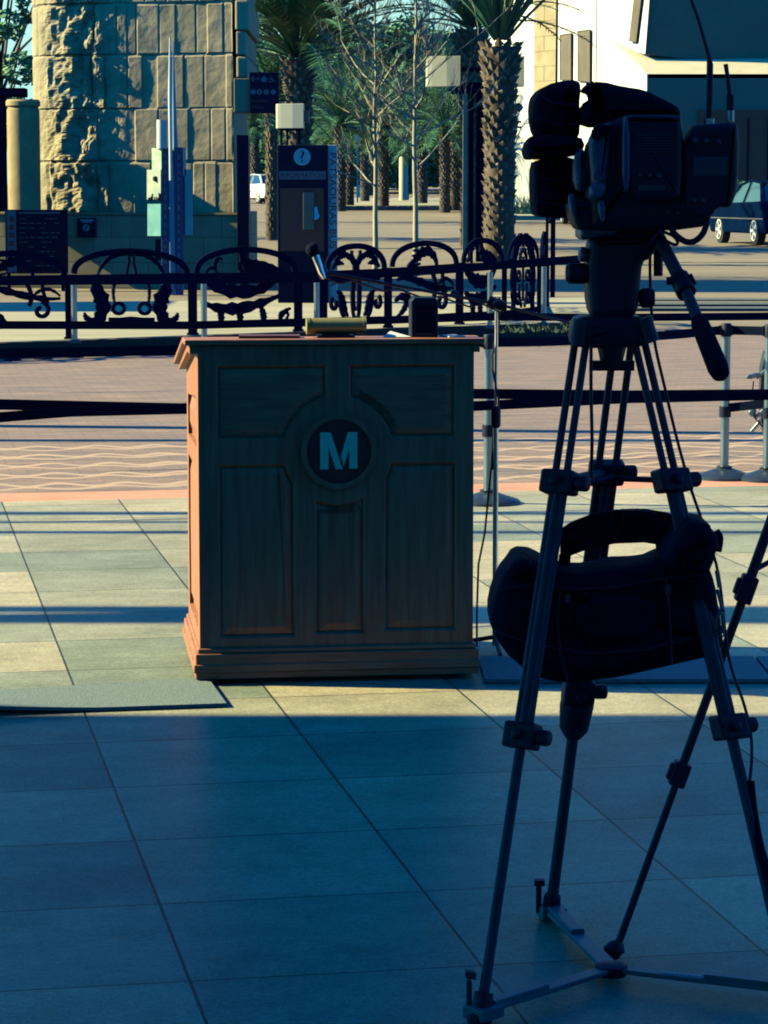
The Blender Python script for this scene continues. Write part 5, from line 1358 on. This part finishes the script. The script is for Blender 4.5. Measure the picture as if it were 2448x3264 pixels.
for (x,y,q) in ((2040,560,7),(2070,560,7),(2100,560,9),(2215,450,10),(2250,450,10),(2290,455,8),(2215,640,8),(2240,640,8),(2130,675,9),(2160,680,7)):
    Y_ = PY-.166 if x < 2176 and y < 600 else (PY-.151 if x > 2176 else PY-.131)
    mb = MB(); c = W(x,y,Y_); rr = q*Y_/F; mb.tube([c+V(0,.004,0), c, c+V(0,-.006,0), c+V(0,-.007,0)], [rr*1.2,rr*1.2,rr*.8,rr*.6], 14); mb.build('connector', GUN, vc, smooth=40)
mb = MB(); mb.pbox(2210,500,2320,560,PY-.1515,.002); mb.build('label_plate', mat('label_dark', (.03,.05,.09), rough=.5), vc)
mb = MB(); mb.pbox(2035,590,2120,606,PY-.1665,.002); mb.build('latch', GUN, vc)
for pts in ([(1715,300),(1760,330),(1845,335)],[(1706,380),(1780,400),(1846,396)],[(1712,560),(1780,575),(1860,560)],[(1715,640),(1800,655),(1870,640)]):
    mb = MB(); Yq = PY-.022 if pts[0][1] < 500 else PY+.018; mb.tube([W(*p,Yq) for p in pts], .0022, 6); mb.build('shroud_seam', BLACK, vc, smooth=50)
# antennas
YA = PY-.09
an = MB(); an.tube([W(2260,398,YA), W(2260,380,YA), W(2260,378,YA), W(2262,290,YA), W(2263,205,YA), W(2260,185,YA), W(2245,130,YA), W(2225,60,YA), W(2203,0,YA), W(2180,-70,YA)], [.0085,.0085,.0062,.0068,.0068,.0045,.0038,.0036,.0034,.003], 10); ao = an.build('antenna', BLACK, tb, smooth=60)
an = MB(); an.tube([W(2328,352,YA), W(2328,302,YA)], .0085, 12); an.tube([W(2326,304,YA), W(2320,250,YA), W(2313,204,YA)], [.0045,.0042,.0048], 10); an.build('antenna', BLACK, tb, smooth=60)
an = MB(); an.tube([W(2260,396,YA-.0005), W(2260,378,YA-.0005)], .0105, 8); an.tube([W(2328,388,YA), W(2328,350,YA)], .0078, 10); an.build('antenna_nut', STEEL, tb, smooth=40)
mb = MB()
def loop(pts, r):
    q = []; P = [pts[0]]+pts+[pts[-1]]
    for i in range(1, len(P)-2):
        for k in range(6):
            t = k/6; p0,p1,p2,p3 = [Vector((*P[i+z][:2], 0)) for z in (-1,0,1,2)]
            v_ = .5*((2*p1)+(p2-p0)*t+(2*p0-5*p1+4*p2-p3)*t*t+(3*p1-p0-3*p2+p3)*t**3); q.append(W(v_.x, v_.y, PY-.12))
    q.append(W(*pts[-1], PY-.12)); mb.tube(q, r, 8)
loop([(2136,715),(2150,745),(2185,770),(2215,768),(2240,745),(2252,715),(2256,690)], .0062)
loop([(2085,705),(2110,735),(2145,752),(2160,772),(2150,780),(2120,765),(2098,742),(2075,768)], .0032)
loop([(2105,735),(2088,752),(2070,780)], .0035)
mb.build('cable_loop', BLACK, vc, smooth=60)
# ---- bag hung in the tripod
bg = thing('camera_bag', W(1950,2180,PY+.02), 'large black shoulder bag slung between the legs of the heavy tripod', 'bag')
def r3(pts): return [(1448+x*.603, 1300+y*.603) for x, y in pts]
mb = MB(); mb.rsolid(r3([(290,860),(330,805),(400,805),(440,820),(520,862),(660,890),(820,866),(1020,840),(1110,805),(1180,790),(1350,830),(1395,940),(1415,1060),(1425,1190),(1440,1290),(1330,1342),(900,1440),(700,1478),(500,1465),(400,1410),(250,1300),(190,1180),(195,1060),(250,910)]), PY-.10, .24, .045, 4, jit=.006); mb.build('body', NYLON, bg, smooth=60)
mb = MB(); mb.rsolid(r3([(1100,810),(1175,735),(1230,640),(1280,608),(1365,620),(1375,660),(1400,670),(1420,760),(1395,765),(1375,850),(1340,900),(1180,880)]), PY-.17, .22, .03, 3, jit=.008); mb.build('side_pocket', NYLON, bg, smooth=60)
st0 = [W(*p, PY+.05) for p in r3([(560,730),(620,690),(720,652),(850,628),(1000,622),(1120,640),(1190,668)])]
mb = MB(); mb.strip(st0, (0,0,.0345), (0,.006,0)); mb.strip([W(*p, PY+.04) for p in r3([(885,560),(980,558),(1068,572)])], (0,0,.008), (0,.02,0)); 
mb.strip([W(*p, PY+.05) for p in r3([(640,700),(585,780),(575,880)])], (.012,0,0), (0,.006,0))
mb.build('shoulder_strap', NYLON, bg)
mb = MB(); mb.rsolid(r3([(295,860),(335,802),(420,812),(440,900),(300,905)]), PY-.12, .22, .02, 3, jit=.006); mb.build('end_flap', NYLON, bg, smooth=60)
mb = MB()
for pts in ([(1385,860),(1400,950)],[(1390,960),(1415,1060)],[(1412,1060),(1385,1120),(1390,1180)],[(1418,1085),(1420,1190)]):
    mb.tube([W(*p, PY-.1) for p in r3(pts)], .0035, 6)
c = [W(*p, PY-.11) for p in r3([(1385,1190),(1405,1182),(1425,1190),(1425,1205),(1405,1212),(1388,1202)])]; mb.tube(c+[c[0]], .0025, 6)
mb.build('strap_buckle', GUN, bg)
cable([W(*p, PY-.1) for p in r3([(1395,760),(1405,690),(1385,650)])], .007, 'short black toggle cord on top of the bag pocket', 'toggle_cord', NYLON)

mb = MB()
for pts in ([(250,960),(420,930),(640,960),(860,950),(1100,900),(1340,880)],[(215,1180),(420,1250),(700,1300),(1000,1280),(1400,1180)],[(560,960),(545,1100),(560,1300),(600,1440)],[(1120,900),(1140,1100),(1150,1360)]):
    mb.tube([W(*p, PY-.101) for p in r3(pts)], .0028, 6)
mb.build('piping', mat('piping_grey', (.004,.008,.032), rough=.6), bg, smooth=50)
mb = MB(); mb.rsolid(r3([(640,1010),(1060,985),(1080,1230),(660,1250)]), PY-.118, .03, .012, 3, jit=.005); mb.build('front_pocket', NYLON, bg, smooth=60)
for x,y in ((600,1010),(1130,960)):
    mb = MB(); q = r3([(x,y)])[0]; mb.pbox(q[0]-9,q[1]-14,q[0]+9,q[1]+14,PY-.110,.008); mb.build('buckle', GUN, bg, bevel=.002)
# ---- second, thinner tripod at right
t2top = W(2790, 740, 5.75); t2c = V(t2top.x, 5.75, 0)
t2 = thing('light_tripod', t2c, 'thin black tripod entering from the right edge with its ball foot on the paving', 'tripod')
feet2 = [G(1952,3060), V(t2c.x+.55, 5.55, 0), V(t2c.x+.1, 6.5, 0)]
for i, ft in enumerate(feet2):
    tt = V(t2top.x, 5.75, t2top.z)
    mb = MB(); mb.tube([tt, tt.lerp(ft,.496)], .0115, 12); mb.tube([tt.lerp(ft,.49), tt.lerp(ft,.75)], .0098, 12); mb.tube([tt.lerp(ft,.74), tt.lerp(ft,.985)], .0082, 12)
    lg = mb.build('leg', BLACK, t2, smooth=40)
    for q, h_ in ((.495,.03),(.748,.026)):
        c = tt.lerp(ft,q); d = (ft-tt).normalized(); s_ = d.cross(V(0,1,0)).normalized()
        mb = MB(); mb.obox(c, s_*.018, V(0,.016,0), d*h_); mb.obox(c-s_*.02, s_*.006, V(0,.01,0), d*.018); mb.build('leg_lock', BLACK, lg, bevel=.004)
    mb = MB(); b = tt.lerp(ft,.975); mb.tube([b, b.lerp(ft,.3), ft+V(0,0,.02), ft+V(0,0,.004)], [.011,.020,.021,.014], 14); mb.build('rubber_foot', BLACK, lg, smooth=60)
    mb = MB(); mb.tube([tt.lerp(ft,.47), V(t2c.x,5.75,tt.lerp(ft,.47).z+.12)], .006, 8); mb.build('brace', BLACK, t2, smooth=40)
mb = MB(); mb.tube([V(t2c.x,5.75,t2top.z+.12), V(t2c.x,5.75,.6)], .014, 12); mb.obox(V(t2c.x,5.75,t2top.z+.02), (.05,0,0), (0,.05,0), (0,0,.04)); mb.build('centre_column', BLACK, t2, smooth=40)
# small light rack at the right edge behind (folding arms)
rk = thing('folding_cart', G(2470,1500), 'pale metal arms and cords of a cart at the right picture edge', 'cart')
YR = G(2470,1500).y
mb = MB()
for pts in ([(2410,1205),(2448,1175),(2520,1150)],[(2405,1335),(2440,1300),(2520,1240)],[(2395,1375),(2425,1340)]): mb.tube([W(*p,YR) for p in pts], .011, 8)
mb.rsolid([(2375,1198),(2420,1186),(2424,1200),(2385,1212)], YR-.02, .04, .006); mb.rsolid([(2384,1310),(2412,1300),(2410,1330),(2390,1328)], YR-.02, .04, .006); mb.build('arm', STEEL, rk, smooth=50)
mb = MB(); mb.tube([W(2455,1080,YR), W(2455,1560,YR)], .028, 10); mb.rsolid([(2428,1120),(2470,1120),(2470,1390),(2440,1400),(2424,1330)], YR, .1, .01); mb.build('upright', GUN, rk, smooth=50)
mb = MB(); mb.tube([W(*p,YR-.03) for p in ((2402,1215),(2398,1250),(2410,1290),(2404,1330),(2430,1360))], .004, 6); mb.tube([W(*p,YR-.03) for p in ((2430,1200),(2425,1250),(2434,1300))], .004, 6); mb.build('cord', BLACK, rk, smooth=50)
